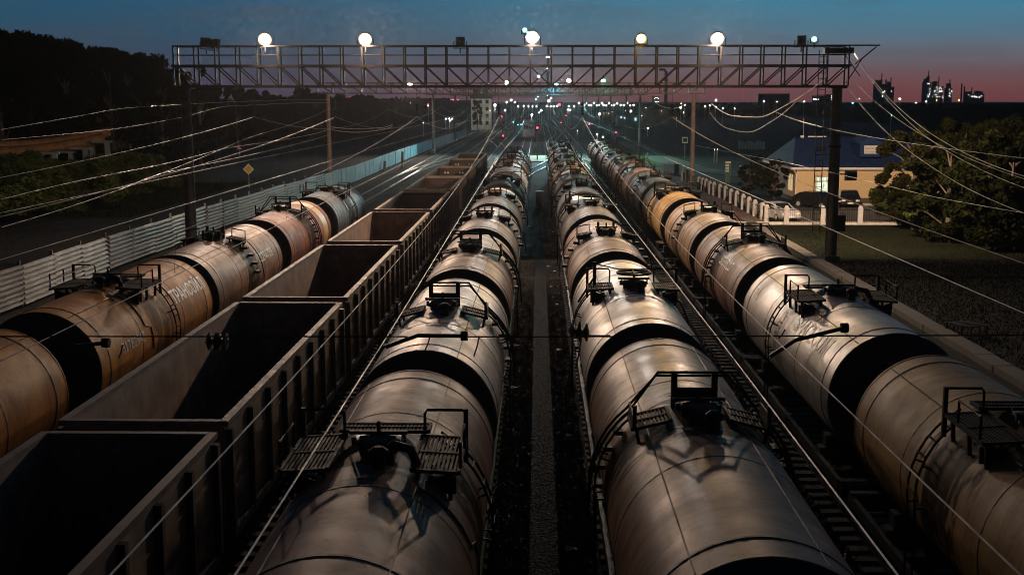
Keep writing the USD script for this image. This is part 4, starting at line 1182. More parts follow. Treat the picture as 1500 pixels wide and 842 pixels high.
bl = np.random.default_rng(41)
for i in range(16):
    x, y = bl.uniform(-58, -40), bl.uniform(86, 138)
    x -= max(0, 96 - y) * .5
    tree('bush', x, y, bl.uniform(2.2, 4.2), 'dark green undergrowth bush between the heat pipe and the dark road', 'undergrowth between the heat pipe and the road', 2.2, 'bush', 1.2, 'bush')

# ================================================================== right side: house, cars, picket posts, trees
hx0, hy0 = 24.9, 117.0
hs = thing('yellow_house', 'single-storey yellow house with blue roof and one lit window', 'house', (hx0, hy0, -.3))
W, Dp, He, Hr = 14.5, 14.0, 3.25, 6.0
wins = [(1.86, 3.24, .85, 2.45)]
wl = MB()
x = 0
wx0, wx1, wz0, wz1 = wins[0]
wl.box((wx0 / 2, .15, He / 2), (wx0, .3, He)).box(((wx1 + W) / 2, .15, He / 2), (W - wx1, .3, He)).box(((wx0 + wx1) / 2, .15, wz0 / 2), (wx1 - wx0, .3, wz0)).box(((wx0 + wx1) / 2, .15, (wz1 + He) / 2), (wx1 - wx0, .3, He - wz1))
part(hs, 'front_wall', wl, 'wall_yellow')
part(hs, 'side_wall', MB().box((.15, 1.0, He / 2), (.3, 1.4, He)).box((.15, 8.85, He / 2), (.3, 9.7, He)).box((.15, 2.85, .45), (.3, 2.3, .9)).box((.15, 2.85, 2.9), (.3, 2.3, .7)), 'wall_yellow')
part(hs, 'side_wall', MB().box((W - .15, Dp / 2 + .15, He / 2), (.3, Dp - .32, He)), 'wall_yellow')
part(hs, 'back_wall', MB().box((W / 2, Dp + .02, He / 2), (W - .62, .3, He)), 'wall_yellow')
part(hs, 'plinth', MB().box((W / 2, -.03, .16), (W + .06, .10, .5)).box((-.03, Dp / 2 + .1, .16), (.1, Dp, .5)), 'plinth')
# roof: low hip with overhanging eaves
e, rz = .55, 0
A_, B_, C_, D_ = (-e, -e, He + .06), (W + e, -e, He + .06), (W + e, Dp + e, He + .06), (-e, Dp + e, He + .06)
R1, R2 = (1.2, Dp / 2, Hr), (W - 3.5, Dp / 2, Hr)
v = np.array([A_, B_, C_, D_, R1, R2])
rf = part(hs, 'roof', MB().add(v, np.array([[0, 1, 5], [0, 5, 4], [1, 2, 5], [2, 3, 4], [2, 4, 5], [3, 0, 4], [0, 3, 2], [0, 2, 1]])), 'roof_blue')
ribs = MB()
for q in np.arange(.2, W, .55):
    zt_ = He + .06 + (Hr - He - .06) * min(1, q / 1.75 if q < 1.75 else 1, max((W + e - q) / 4.05, 0))
    s_ = (zt_ - He - .06) / (Hr - He - .06)
    ribs.bar((q, -e + .02, He + .075), (q, -e + (Dp / 2 + e) * s_, He + .075 + (Hr - He - .06) * s_), .04, .04)
part(rf, 'seam', ribs, 'roof_blue', kind='stuff')
part(rf, 'ridge_vent', MB().box((1.9, Dp / 2, Hr + .06), (.3, .3, .22)).box((3.4, Dp / 2, Hr + .05), (1.8, .2, .12)), 'trim_white')
part(rf, 'antenna', MB().tube([(2.0, Dp / 2, Hr), (2.0, Dp / 2, Hr + 1.9)], .03, 6), 'cabinet_grey')
part(rf, 'flue', MB().box((3.0, 3.6, 4.95), (.9, .6, .4)), 'iron_black')
part(hs, 'fascia', MB().box((W / 2, -e - .04, He + .0), (W + 2 * e, .10, .22)).box((-e - .04, Dp / 2, He), (.10, Dp + 2 * e, .22)), 'trim_white')
part(hs, 'down_pipe', MB().tube([(-.45, -e + .05, He - .08), (-.08, -.12, He - .5), (-.08, -.12, .1)], .06, 8), 'trim_white')
dm = part(hs, 'dormer', MB().box((7.2, 2.6, 4.95), (2.0, 3.4, 1.3)).add(np.array([[6.0, .75, 5.55], [8.4, .75, 5.55], [7.2, .75, 6.25], [6.0, 4.6, 5.55], [8.4, 4.6, 5.55], [7.2, 5.6, 6.25]]), np.array([[0, 1, 2], [3, 5, 4], [0, 2, 5], [0, 5, 3], [1, 4, 5], [1, 5, 2], [0, 3, 4], [0, 4, 1]])), 'roof_blue')
part(dm, 'gable_vent', MB().box((7.2, .87, 5.0), (1.25, .06, .80)), 'trim_white')
sl = MB()
for k in range(6):
    sl.box((7.2, .83, 4.66 + k * .135), (1.15, .03, .05))
part(dm, 'slats', sl, 'cabinet_grey')
wn = part(hs, 'window', MB().box((wx0 + .04, .12, (wz0 + wz1) / 2), (.08, .12, wz1 - wz0)).box((wx1 - .04, .12, (wz0 + wz1) / 2), (.08, .12, wz1 - wz0)).box(((wx0 + wx1) / 2, .12, wz0 + .04), (wx1 - wx0 - .16, .12, .08)).box(((wx0 + wx1) / 2, .12, wz1 - .04), (wx1 - wx0 - .16, .12, .08)).box((wx0 + .55, .12, (wz0 + wz1) / 2), (.06, .11, wz1 - wz0 - .16)), 'trim_white')
mat('window_glow', {'tc': ('texture_coordinate', {}), 'mp': ('mapping', {'scale': (3.2, 1, .7)}), 'n': ('noise_texture', {'scale': 1.6, 'detail': 2.0}), 'r': ('rgb_ramp', {'ramp': [(.35, (.35, .40, .22)), (.55, (.9, .95, .70)), (.7, (1, 1, .9))]}), 'p': ('emission', {'strength': 1.1})},
    [('tc.object', 'mp.vector'), ('mp.vector', 'n.vector'), ('n.fac', 'r.fac'), ('r.color', 'p.color')], surface='p.emission')
part(wn, 'lit_pane', MB().box(((wx0 + wx1) / 2, .16, (wz0 + wz1) / 2), (wx1 - wx0 - .1, .02, wz1 - wz0 - .1)), 'window_glow')
part(wn, 'sill', MB().box(((wx0 + wx1) / 2, -.06, wz0 - .03), (wx1 - wx0 + .2, .2, .05)), 'trim_white')
emit('side_window_glow', (1.0, .72, .34), .55)
w2 = part(hs, 'window', MB().box((.1, 1.75, 1.7), (.12, .08, 1.66)).box((.1, 3.95, 1.7), (.12, .08, 1.66)).box((.1, 2.85, 1.7), (.11, .06, 1.6)), 'trim_white')
part(w2, 'lit_pane', MB().box((.15, 2.85, 1.72), (.02, 2.2, 1.6)), 'side_window_glow')
# lamp on an arm of the gantry post
lp = on_y(1240, 258, G1Y)
yl = thing('yard_lamp', 'small dark lamp on the arm of the right gantry post before the house', 'lamp', (lp[0] + .35, G1Y + .25, lp[2]))
part(yl, 'hood', MB().add(np.array([[-.3, -.2, -.2], [.3, -.2, -.2], [.3, -.2, .2], [-.3, -.2, .2], [-.36, .2, -.3], [.36, .2, -.3], [.36, .2, .3], [-.36, .2, .3]]), [[0, 1, 2, 3], [0, 4, 5, 1], [1, 5, 6, 2], [2, 6, 7, 3], [3, 7, 4, 0]]), 'lamp_housing')
part(yl, 'glass', MB().add(np.array([[-.3, .12, -.22], [.3, .12, -.22], [.3, .12, .22], [-.3, .12, .22]]), [[3, 2, 1, 0]]), 'car_glass')


def car(u, v, heading, label, paint, hatch=True, L=4.3):
    b = on_z(u, v, -.25)
    t = thing('parked_car', label, 'car', (b[0], b[1], -.25), heading, group='cars parked by the yellow house')
    w = .88
    side = [(-2.15, .35), (-2.12, .75), (-1.85, .95), (-1.2, 1.0), (-.55, 1.42), (.75, 1.46), (1.45 if hatch else 1.2, 1.30 if hatch else 1.1), (1.95, .98), (2.12, .80), (2.12, .36), (1.75, .26), (-1.8, .26)]
    v = []
    xs = [-w, -w * .99, -w * .93, w * .93, w * .99, w]
    n = len(side)
    for k, x in enumerate(xs):
        for y, z in side:
            sh = .80 if z > 1.15 else 1.0
            inset = (0.96 if k in (0, 5) else 1.0)
            zz = .6 + (z - .6) * inset if k in (0, 5) else z
            v.append((x * sh, y * (.985 if k in (0, 5) else 1), zz))
    f = []
    for k in range(len(xs) - 1):
        for i in range(n):
            j = (i + 1) % n
            f.append([k * n + i, k * n + j, (k + 1) * n + j, (k + 1) * n + i])
    cv, cap = trimesh.creation.triangulate_polygon(Polygon(side), engine='earcut')
    cap = np.array([int(np.argmin(((np.array(side) - q) ** 2).sum(1))) for q in cv])[cap]
    m = MB().add(np.array(v), np.array(f)).add(np.array(v[:n]), cap[:, ::-1]).add(np.array(v[-n:]), cap)
    part(t, 'body', m, paint, smooth=35)
    part(t, 'windscreen', MB().add(np.array([[-.66, -1.17, 1.03], [.66, -1.17, 1.03], [.58, -.58, 1.425], [-.58, -.58, 1.425]]) + np.array([0, -.02, .015]), [[0, 1, 2, 3]]), 'car_glass')
    part(t, 'rear_window', MB().add(np.array([[-.62, 1.86, 1.06], [.62, 1.86, 1.06], [.55, 1.45, 1.32], [-.55, 1.45, 1.32]]) + np.array([0, .03, .02]), [[1, 0, 3, 2]]), 'car_glass')
    for s in (-1, 1):
        part(t, 'side_window', MB().add(np.array([[s * .80, -1.0, 1.03], [s * .80, 1.5, 1.05], [s * .712, 1.15, 1.36], [s * .712, -.52, 1.38]]) + np.array([s * .035, 0, 0]), [[0, 1, 2, 3]]), 'car_glass')
        for y in (-1.32, 1.3):
            wh = part(t, 'wheel', MB().lathe([(0, -.1), (.22, -.1), (.31, -.09), (.32, .0), (.31, .09), (0, .09)], (s * .80, y, .32), 'x', 20), 'tyre')
            part(wh, 'rim', MB().disc((s * .905, y, .32), .20, .02, 'x', 14), 'car_silver')
        part(t, 'headlight', MB().box((s * .62, -2.12, .68), (.34, .08, .15)), 'trim_white')
        part(t, 'tail_light', MB().box((s * .68, 2.06, .80), (.26, .12, .18)), 'sign_red')
    part(t, 'bumper', MB().box((0, -2.16, .42), (1.5, .1, .16)).box((0, 2.13, .42), (1.5, .1, .16)), paint)
    part(t, 'number_plate', MB().box((0, -2.215, .45), (.52, .012, .12)), 'sign_white')
    return t


car(1195, 304, math.radians(38), 'black hatchback parked left of the gantry post before the lit window', 'car_black')
car(1243, 302, math.radians(-10), 'black car parked right of the gantry post facing the camera', 'car_black', False)
car(1138, 322, math.radians(20), 'silver car at the corner of the picket posts', 'car_silver')

pk = thing('picket_fence', 'row of pale pointed concrete posts between the brown footpath and the car park', 'fence')
outl = [(-.19, 0), (.19, 0), (.19, 1.35), (.07, 1.55), (-.07, 1.55), (-.19, 1.35)]


def picket(x, y, ry=0.0, lean=0.0):
    p2 = trimesh.creation.extrude_polygon(Polygon(outl), .16, engine='earcut')
    v = np.array(p2.vertices)[:, [0, 2, 1]] * np.array([1, 1, 1])
    v = np.stack([v[:, 0] * math.cos(ry) - v[:, 1] * math.sin(ry), v[:, 0] * math.sin(ry) + v[:, 1] * math.cos(ry), v[:, 2] - .3], 1)
    v[:, 0] += v[:, 2] * lean
    part(pk, 'post', (v + np.array([x, y, 0]), p2.faces[:, ::-1]), 'picket_white')


ptop = [(1415, 690), (1385, 672), (1330, 648), (1287, 622), (1242, 598), (1195, 570), (1155, 552), (1115, 528), (1075, 512), (1030, 494), (1000, 484), (970, 464), (945, 456), (920, 446), (830, 392), (800, 388)]
pb = [on_z(840 + a / 5, 190 + b / 5, -.3) for a, b in ptop]
for p in pb:
    picket(p[0], p[1], .25 + RNG.uniform(-.1, .1), RNG.uniform(-.02, .02))
rl = MB()
for a, b in zip(pb[:-1], pb[1:]):
    for z in (.25, .95):
        rl.bar((a[0], a[1] + .08, z - .1), (b[0], b[1] + .08, z - .1), .04)
    for s in np.linspace(.08, .92, 12):
        q = a + (b - a) * s
        rl.bar((q[0], q[1] + .08, -.1), (q[0], q[1] + .08, 1.0), .02)
pc = [pb[0]] + [on_z(u, 330, -.3) for u in (1152, 1205, 1260)] + [on_z(1320, 330, -.3)]
for p in pc[1:4]:
    picket(p[0], p[1], .0)
for a, b in zip(pc[:-1], pc[1:]):
    for z in (.2, 1.0):
        rl.bar((a[0], a[1] + .08, z - .1), (b[0], b[1] + .08, z - .1), .04)
    for s in np.linspace(.04, .96, 16):
        q = a + (b - a) * s
        rl.bar((q[0], q[1] + .08, -.1), (q[0], q[1] + .08, 1.05), .02)
part(pk, 'railing', rl, 'iron_black', kind='stuff')

# trees on the right
RT = [('olive1', 1345, 188, 92, 8.4, 'broad olive-lit tree right of the yellow house', .95), ('olive1', 1415, 176, 100, 9.6, 'tall olive tree behind the broad one at the right', .9), ('dark1', 1480, 165, 108, 9.8, 'dark tree at the right edge behind the cables', 1.0),
      ('dark3', 1445, 205, 82, 8.0, 'dark tree at the right edge in front of the olive ones', .9), ('olive2', 1136, 232, 121, 5.0, 'leafy tree left of the yellow house corner', .9), ('olive2', 1098, 240, 128, 4.6, 'smaller leafy tree by the white lettering', 1.0), ('olive2', 1118, 226, 134, 5.0, 'leafy tree behind the two left of the yellow house', 1.0),
      ('dark2', 1300, 215, 136, 6.0, 'dark tree behind the right end of the blue roof', 1.2),
      ('dark1', 1395, 205, 84, 7.0, 'dark spreading tree in front of the olive ones, left of the edge group', 1.25), ('dark3', 1490, 190, 79, 7.0, 'dark spreading tree cut by the right edge, nearest one', 1.2), ('dark2', 1460, 178, 95, 8.0, 'dark tall tree between the olive trees and the right edge', 1.3)]
for kd, u, v, Y, h, lb, wd in RT:
    p = on_y(u, v, Y)
    tree(kd, p[0], Y, p[2] + .3, lb, None, {'olive1': 8.0, 'olive2': 6.0}.get(kd, 10.0), wid=wd)
for i, (u, v, Y) in enumerate(((1302, 318, 97), (1330, 330, 92), (1372, 345, 86), (1425, 340, 84), (1470, 350, 80))):
    p = on_z(u, v, -.3)
    tree('bush', p[0], p[1], 2.4 + .3 * (i % 3), ['pale-leaved shrub at the edge of the car park', 'shrub under the broad olive tree', 'dark shrub before the olive trees', 'dark shrub right of the olive trees', 'dark shrub at the right edge'][i], 'shrubs at the foot of the right-hand trees', 2.2, 'shrub', .8, 'bush')
# grass and weeds
def grass(name, x0, x1, y0, y1, n, h, m, seed):
    rg = np.random.default_rng(seed)
    P = np.stack([rg.uniform(x0, x1, n), rg.uniform(y0, y1, n), np.full(n, -.29)], 1)
    a = rg.uniform(0, 2 * PI, n); hh = h * rg.uniform(.4, 1.3, n)
    d = np.stack([np.cos(a), np.sin(a), np.zeros(n)], 1) * .03
    top = P + np.stack([rg.normal(0, .35, n) * hh, rg.normal(0, .35, n) * hh, hh], 1)
    V = np.stack([P - d, P + d, top], 1).reshape(-1, 3)
    k = np.arange(n)[:, None] * 3
    solo(name, MB().add(V, np.hstack([k, k + 1, k + 2])), m, ('dark rough grass on the bank near the crate, right of the cable trough' if y1 < 70 else 'short grass round the foot of the right gantry post') if x0 > 0 else 'rough grass between the heat pipe and the road', 'grass', kind='stuff')


grass('rough_grass', 17.2, 40, 66, 95, 45000, .07, 'grass_dark', 11)
grass('rough_grass', 17.2, 38, 40, 67, 30000, .09, 'grass_dark', 13)
grass('rough_grass', -52, -34, 100, 142, 25000, .30, 'leaf_dark', 12)
# debris on the dark bank and the marker by the walkway
b = on_z(790, 300, -.2)
mk = thing('trackside_cabinet', 'small pale cabinet with light lid standing on the middle walkway', 'cabinet', (b[0], b[1], -.2))
part(mk, 'body', MB().box((0, 0, .62), (.62, .45, 1.2)), 'cabinet_grey')
part(mk, 'lid', MB().box((0, 0, 1.27), (.78, .62, .08)), 'trim_white')
part(mk, 'door', MB().box((0, -.235, .62), (.5, .02, 1.0)), 'cabinet_grey')
b = on_z(1415, 490, -.25)
pal = thing('scrap_crate', 'dark broken crate lying in the weeds of the right-hand bank', 'crate', (b[0], b[1], -.3), .3)
for k in range(5):
    part(pal, 'slat', MB().box((0, -.5 + k * .25, .5), (1.3, .10, .04)), 'iron_frame')
for x in (-.6, .6):
    part(pal, 'post', MB().box((x, -.5, .25), (.08, .08, .55)).box((x, .5, .25), (.08, .08, .55)), 'iron_frame')
# ================================================================== far background
# dark wooded country up to the horizon: low hills and a far-off wood that reads as one mass
hv, hf = [], []
nx, ny = 150, 9
for j in range(ny):
    for i in range(nx):
        x = -1750 + 3500 * i / (nx - 1); y = 1150 + 1500 * j / (ny - 1)
        z = -1 + 8.5 * math.sin(PI * min(j / (ny - 1) * 1.3, 1)) * (.45 + .8 * meshkit.fbm(np.array([x / 420, y / 420, .5]), 3, 4)) if j else -1
        hv.append((x, y, z))
for j in range(ny - 1):
    for i in range(nx - 1):
        a = j * nx + i
        hf.append((a, a + 1, a + nx + 1, a + nx))
structure('hills', MB().add(np.array(hv), hf), 'earth', smooth=60)
rg = np.random.default_rng(21)
n = 26000
Y = rg.uniform(300, 1100, n) ** 1.0
U = rg.uniform(-60, 1560, n)
X = (U - 788) / 1770 * Y
keep = ((X < -45) | (X > 62)) & ~((X > 10) & (X < 120) & (Y < 700))
clump = meshkit.fbm(np.stack([X / 60, Y / 60, X * 0], -1), 3, 9)
keep &= clump > .47
X, Y, clump = X[keep], Y[keep], clump[keep]
m = MB()
ico = trimesh.creation.icosphere(1, 1.0)
iv, fi = np.array(ico.vertices), np.array(ico.faces)
hh = np.minimum((2.0 + 8 * (clump - .45) / .3) * rg.uniform(.5, 1.25, len(X)), np.where(X > 0, 7.5, 10.5))
ww = hh * rg.uniform(.22, .42, len(X)) + .5
jit = 1 + .45 * (rg.random((len(X), len(iv), 1)) - .5)
V = iv[None] * jit * np.stack([ww, ww, hh * .55], 1)[:, None, :] + np.stack([X, Y, hh * .45 - .3], 1)[:, None, :]
solo('far_woodland', MB().add(V.reshape(-1, 3), (fi[None] + (np.arange(len(X)) * len(iv))[:, None, None]).reshape(-1, 3)), 'leaf_dark', 'dark far-off woods and scrub spreading to the horizon', 'woodland', kind='stuff')


def lit_building(name, u0, u1, vt, Y, label, m='far_dark', depth=12.0, dots=(), cat='building', color=(1, .95, .85), L=5.0, roof=None, group=None, vbase=None):
    """a far building; dots: (u, v, size px) of its lit windows, built proud of the wall"""
    a, b = on_y(u0, vt, Y), on_y(u1, vt, Y)
    t = thing(name, label, cat, ((a[0] + b[0]) / 2, Y, -.4), group=group)
    w, h = b[0] - a[0], a[2] + .4
    part(t, 'wall', MB().box((0, depth / 2, h / 2), (w, depth, h)), m)
    part(t, 'roof', MB().box((0, depth / 2, h + .15), (w + .6, depth + .6, .3)), roof or 'far_dark')
    if name == 'plant_block':
        q = np.random.default_rng(int(u0))
        for k in range(4):
            bw, bh = w * q.uniform(.12, .4), h * q.uniform(.06, .22)
            part(t, 'upper_stage', MB().box((q.uniform(-.5, .5) * (w - bw), depth / 2, h + .3 + bh / 2), (bw, depth * .5, bh)), m)
        part(t, 'mast', MB().box((q.uniform(-.3, .3) * w, depth * .3, h + h * .2), (.7, .7, h * .4)), m)
    px = Y / 1770
    for u, v, s in dots:
        p = on_y(u, v, Y)
        key = 'lit_far_%d_%d_%d_%d' % (color[0] * 9, color[1] * 9, color[2] * 9, L)
        if key not in MATS:
            emit(key, color, L)
        part(t, 'lit_window', MB().box((p[0] - (a[0] + b[0]) / 2, -.12, p[2] + .4), (s * px, .2, s * px * .9)), key)
    return t


# signal tower half hidden by a bare tree
tw = lit_building('signal_tower', 690, 719, 145, 400, 'tall pale plastered tower house with patchy walls left of the far tracks', 'tower_plaster', 8.0, ((704, 174, .9), (718, 162, .9)), L=6)
tp = tw.GetPath()
zt2 = on_y(700, 145, 400)[2] + .7
part(tw, 'parapet', MB().box((0, 4, zt2 + .5), (7.2, 8.6, 1.0)), 'far_dark')
part(tw, 'roof_shed', MB().box((-.3, 4, zt2 + 1.9), (4.8, 5, 1.9)), 'far_dark')
rg3 = np.random.default_rng(3)
for k in range(4):
    for j in range(3):
        part(tw, 'window', MB().box((-2.2 + j * 2.1, -.06, 2.4 + k * 2.3), (1.0, .12, 1.2)), 'far_dark')
pt = on_y(699, 160, 385)
tree('dark2', pt[0], 385, 9.5, 'narrow dark tree in front of the pale tower house', wid=.55)

# blue and white locomotive between the middle rows
b = on_z(778, 205, 0)
lo = thing('locomotive', 'pale blue and white locomotive facing the camera beyond the tan deck', 'locomotive', (-2.34 + .1, b[1], 0))
part(lo, 'body', MB().poly([(-1.45, 0), (1.45, 0), (1.45, 16), (-1.45, 16)], 1.0, 4.1), 'loco_blue')
part(lo, 'front', MB().add(np.array([[-1.42, -.6, 1.0], [1.42, -.6, 1.0], [1.42, -.25, 2.4], [-1.42, -.25, 2.4], [-1.3, 0.02, 4.0], [1.3, .02, 4.0], [-1.42, .02, 1.0], [1.42, .02, 1.0], [-1.42, .02, 2.4], [1.42, .02, 2.4]]), np.array([[0, 1, 2, 3], [3, 2, 5, 4]])).add(np.array([[-1.42, -.6, 1], [-1.42, -.25, 2.4], [-1.42, .02, 2.4], [-1.42, .02, 1], [1.42, -.6, 1], [1.42, -.25, 2.4], [1.42, .02, 2.4], [1.42, .02, 1]]), np.array([[0, 1, 2, 3], [4, 7, 6, 5]])), 'loco_white')
for s in (-1, 1):
    part(lo, 'windscreen', MB().add(np.array([[s * .12, -.25, 2.6], [s * 1.2, -.25, 2.6], [s * 1.12, -.06, 3.6], [s * .12, -.06, 3.6]]) + np.array([0, -.03, 0]), [[0, 1, 2, 3]]), 'car_glass')
    part(lo, 'buffer_lamp', MB().disc((s * .95, -.56, 1.5), .13, .1, 'y', 12), 'trim_white')
    part(lo, 'bogie', MB().box((0, 3 if s < 0 else 13, .6), (2.3, 3.6, .8)), 'iron_black')
part(lo, 'roof', MB().poly([(-1.3, .2), (1.3, .2), (1.3, 16), (-1.3, 16)], 4.103, 4.5), 'loco_white')
part(lo, 'pantograph', MB().bar((-.6, 3, 4.6), (0, 4.5, 5.5), .05).bar((.6, 3, 4.6), (0, 4.5, 5.5), .05).bar((-.7, 4.5, 5.55), (.7, 4.5, 5.55), .05), 'iron_black')
part(lo, 'bumper_beam', MB().box((0, -.5, .82), (2.8, .4, .34)), 'sign_red')


def chimney(u, vt, Y, wpx, label, bend=False, lights=()):
    p = on_y(u, vt, Y)
    t = thing('chimney', label, 'chimney', (p[0], Y, -.4))
    r = wpx * Y / 1770 / 2
    h = p[2] + .4
    part(t, 'stack', MB().lathe([(r * 1.35, 0), (r, h), (r * .8, h), (r * .8, h - 1)], (0, 0, 0), 'z', 18), 'far_dark', smooth=40)
    for k in (.55, .8, .97):
        part(t, 'ring', MB().lathe([(r * 1.2, h * k), (r * 1.5, h * k), (r * 1.5, h * k + .6), (r * 1.2, h * k + .6)], (0, 0, 0), 'z', 18), 'far_dark')
    if bend:
        part(t, 'bend', MB().tube([(0, 0, h - 1.5), (0, 0, h + .8), (-r * 1.4, 0, h + 2.6), (-r * 4, 0, h + 3), (-r * 5, 0, h + 2.4)], r, 10), 'far_dark', smooth=50)
    for u2, v2 in lights:
        q = on_y(u2, v2, Y)
        if 'lit_warn' not in MATS:
            emit('lit_warn', (1.0, .95, .9), 30.0)
        part(t, 'lamp', MB().lathe([(0, -.5), (.5, 0), (0, .5)], (q[0] - p[0], -r * 1.6, q[2] + .4), 'z', 8), 'lit_warn')


chimney(803, 66, 1000, 3.6, 'tall slim chimney with lamps rising behind the middle of the near gantry', lights=((801, 84), (804, 84), (802, 101)))
chimney(976, 108, 900, 4.0, 'chimney with a bent top behind the near gantry', True)
chimney(1290, 118, 1100, 2.2, 'twin stack above the red dusk, taller one', lights=())
chimney(1298, 117, 1100, 2.0, 'slim stack right beside the twin stack')
chimney(1409, 123, 1100, 1.8, 'thin stack right of the lit plant, left one')
chimney(1413, 127, 1100, 1.6, 'thin stack right of the lit plant, right one')
r2 = np.random.default_rng(5)


def dots(u0, u1, v0, v1, n, s=.9):
    return [(r2.uniform(u0, u1), r2.uniform(v0, v1), s * r2.uniform(.4, 1.0)) for _ in range(n)]


lit_building('plant_block', 1357, 1364, 121, 1100, 'slim lit tower at the left end of the industrial plant on the horizon', dots=dots(1357, 1363, 122, 142, 9), L=8)
lit_building('plant_block', 1365, 1382, 127, 1100, 'broad lit block of the industrial plant on the horizon', dots=dots(1366, 1382, 128, 143, 22), L=8)
lit_building('plant_block', 1390, 1395, 130, 1100, 'narrow lit block right of the broad plant block', dots=dots(1390, 1395, 131, 142, 7), L=8)
lit_building('plant_block', 1285, 1297, 124, 1050, 'dark double tower over the red glow right of the gantry post', dots=dots(1290, 1297, 130, 142, 3), L=9)
lit_building('plant_block', 1302, 1310, 128, 1050, 'lower dark tower beside the double tower with a red lamp', color=(1, .2, .25), dots=((1306, 134, 1.0),), L=8)
lit_building('plant_block', 1418, 1442, 138, 1100, 'low lit sheds at the right end of the plant', dots=dots(1419, 1442, 139, 144, 10), L=8)
lit_building('far_building', 1118, 1157, 138, 900, 'long dark block on the horizon left of the right gantry post', depth=20)
lit_building('far_building', 1195, 1222, 141, 900, 'low dark block beside the right gantry post with a white lit strip', dots=((1192, 146, 1.6), (1195, 146, 1.6), (1198, 146, 1.4)), L=6)
lit_building('far_building', 1216, 1221, 139, 850, 'small block with a tall lit stair window behind the right gantry post', dots=((1218.5, 141, 1.2), (1218.5, 143.5, 1.2), (1218.5, 146, 1.2)), L=5)
lit_building('far_building', 610, 655, 145, 700, 'long dark shed with red roof lamps left of the pale tower', color=(1, .15, .2), dots=((634, 147, 1.6), (660, 146.5, 1.6), (664, 146.8, 1.6), (671, 147, 1.2)), L=8)
lit_building('far_building', 655, 688, 148, 650, 'dark shed close left of the pale tower', depth=18)
lit_building('far_building', 958, 966, 142, 800, 'small dark lookout with a crown of white lamps behind the second gantry', dots=((959, 145, .8), (961, 143.5, .8), (963, 143.5, .8), (964.5, 145, .8), (960, 149, .8), (962, 149, .8), (964, 149, .8)), L=8)
lit_building('far_building', 1391, 1436, 164, 420, 'pale-roofed long shed among the dark trees at the right', 'far_wall', 12, ((1447, 170, 1.2),), L=3, roof='far_wall')
lit_building('far_building', 942, 980, 160, 480, 'grey low sheds right of the third gantry', 'far_wall', 15, ((946, 159, 1.4), (969, 163, .7)), L=5)
lit_building('far_building', 905, 935, 168, 430, 'low blue building with lit canopy behind the yard lamps', 'far_blue', 12, ((910, 172, 2.4), (915, 173, 2.2), (931, 174, 2.6), (931, 176, 2.4)), color=(.5, .8, 1.0), L=1.2)
lit_building('far_building', 897, 910, 186, 330, 'small blue hut beside the rightmost tankers', 'far_blue', 5, ())
lit_building('far_building', 884, 900, 163, 520, 'lit warm loading hall below the yard lamps', 'far_wall', 10, dots(884, 899, 164, 168, 5, 1.4), color=(1, .8, .55), L=1.6)

# turquoise-lit fence beyond the house, blue boards
bf = thing('blue_fence', 'row of pale turquoise fence boards in the dark behind the house', 'fence', group=None)
for k in range(9):
    u = 1083 + k * 4.4
    p = on_z(u, 221, -.3); h = on_y(u, 206 + (k % 3), p[1])[2]
    part(bf, 'board', MB().box((p[0], p[1], h / 2), (3.2 * p[1] / 1770, .1, h)), 'far_blue')
p = on_z(985, 256, -.3)
bd = thing('blue_hoarding', 'added low blue hoarding standing in for turquoise light at the bend of the service road', 'hoarding', (p[0], p[1], -.3))
part(bd, 'board', MB().box((0, 0, .75), (2.4, .12, 1.3)), 'far_blue')  # board added for its blue, which imitates turquoise light on the road
part(bd, 'post', MB().box((-1.25, 0, .8), (.1, .14, 1.6)), 'cabinet_grey')
part(bd, 'post', MB().box((1.25, 0, .8), (.1, .14, 1.6)), 'cabinet_grey')
# boards and signs on the right
p = on_z(1003, 232, -.3)
bb = thing('signboard', 'small white framed board left of the brown concrete post', 'sign', (p[0], p[1], -.3))
z0, z1 = on_y(1003, 210, p[1])[2] + .3, on_y(1003, 201, p[1])[2] + .3
part(bb, 'frame', MB().box((0, 0, (z0 + z1) / 2), (.95, .06, z1 - z0)), 'sign_white')
part(bb, 'panel', MB().box((0, -.05, (z0 + z1) / 2), (.68, .05, (z1 - z0) * .6)), 'iron_frame')
part(bb, 'pole', MB().box((0, 0, z0 / 2), (.08, .05, z0)), 'cabinet_grey')
p = on_z(1066, 268, -.3)
py = thing('price_pylon', 'narrow pylon sign with white top and green foot beside the leafy trees', 'sign', (p[0], p[1], -.3))
zt3 = on_y(1066, 236, p[1])[2] + .3
part(py, 'foot', MB().box((0, 0, zt3 * .22), (.62, .18, zt3 * .44)), 'sign_green')
part(py, 'panel', MB().box((0, 0, zt3 * .72), (.72, .20, zt3 * .54)), 'sign_green')
for k in range(4):
    part(py, 'white_field', MB().box((-.12 + .1 * (k == 0), -.11, zt3 * (.94 - k * .13)), (.42 + .2 * (k == 0), .02, zt3 * .085)), 'sign_white')
p = on_z(1094, 262, -.3)
z0 = on_y(1094, 246, p[1])[2]
sg = thing('lettered_board', 'tiny white lettering board among the leafy trees left of the house', 'sign', (p[0], p[1], z0))
part(sg, 'board', MB().box((0, .06, .1), (2.0, .06, .6)), 'iron_frame')
part(sg, 'strip', MB().box((-.3, .02, .12), (1.1, .03, .16)).box((.55, .02, .06), (.35, .03, .16)).box((-.85, .02, .2), (.2, .03, .2)), 'sign_white')
part(sg, 'pole', MB().box((0, .12, -z0 / 2), (.08, .06, z0 + .3)), 'cabinet_grey')
b = on_z(948, 252, -.3)
solo('marker_pole', MB().tube([(b[0], b[1], -.3), (b[0], b[1], on_y(948, 224, b[1])[2])], .09, 8), 'trim_white', 'thin white pole right of the rightmost tank wagons', 'pole')
b = on_z(936, 240, -.3)
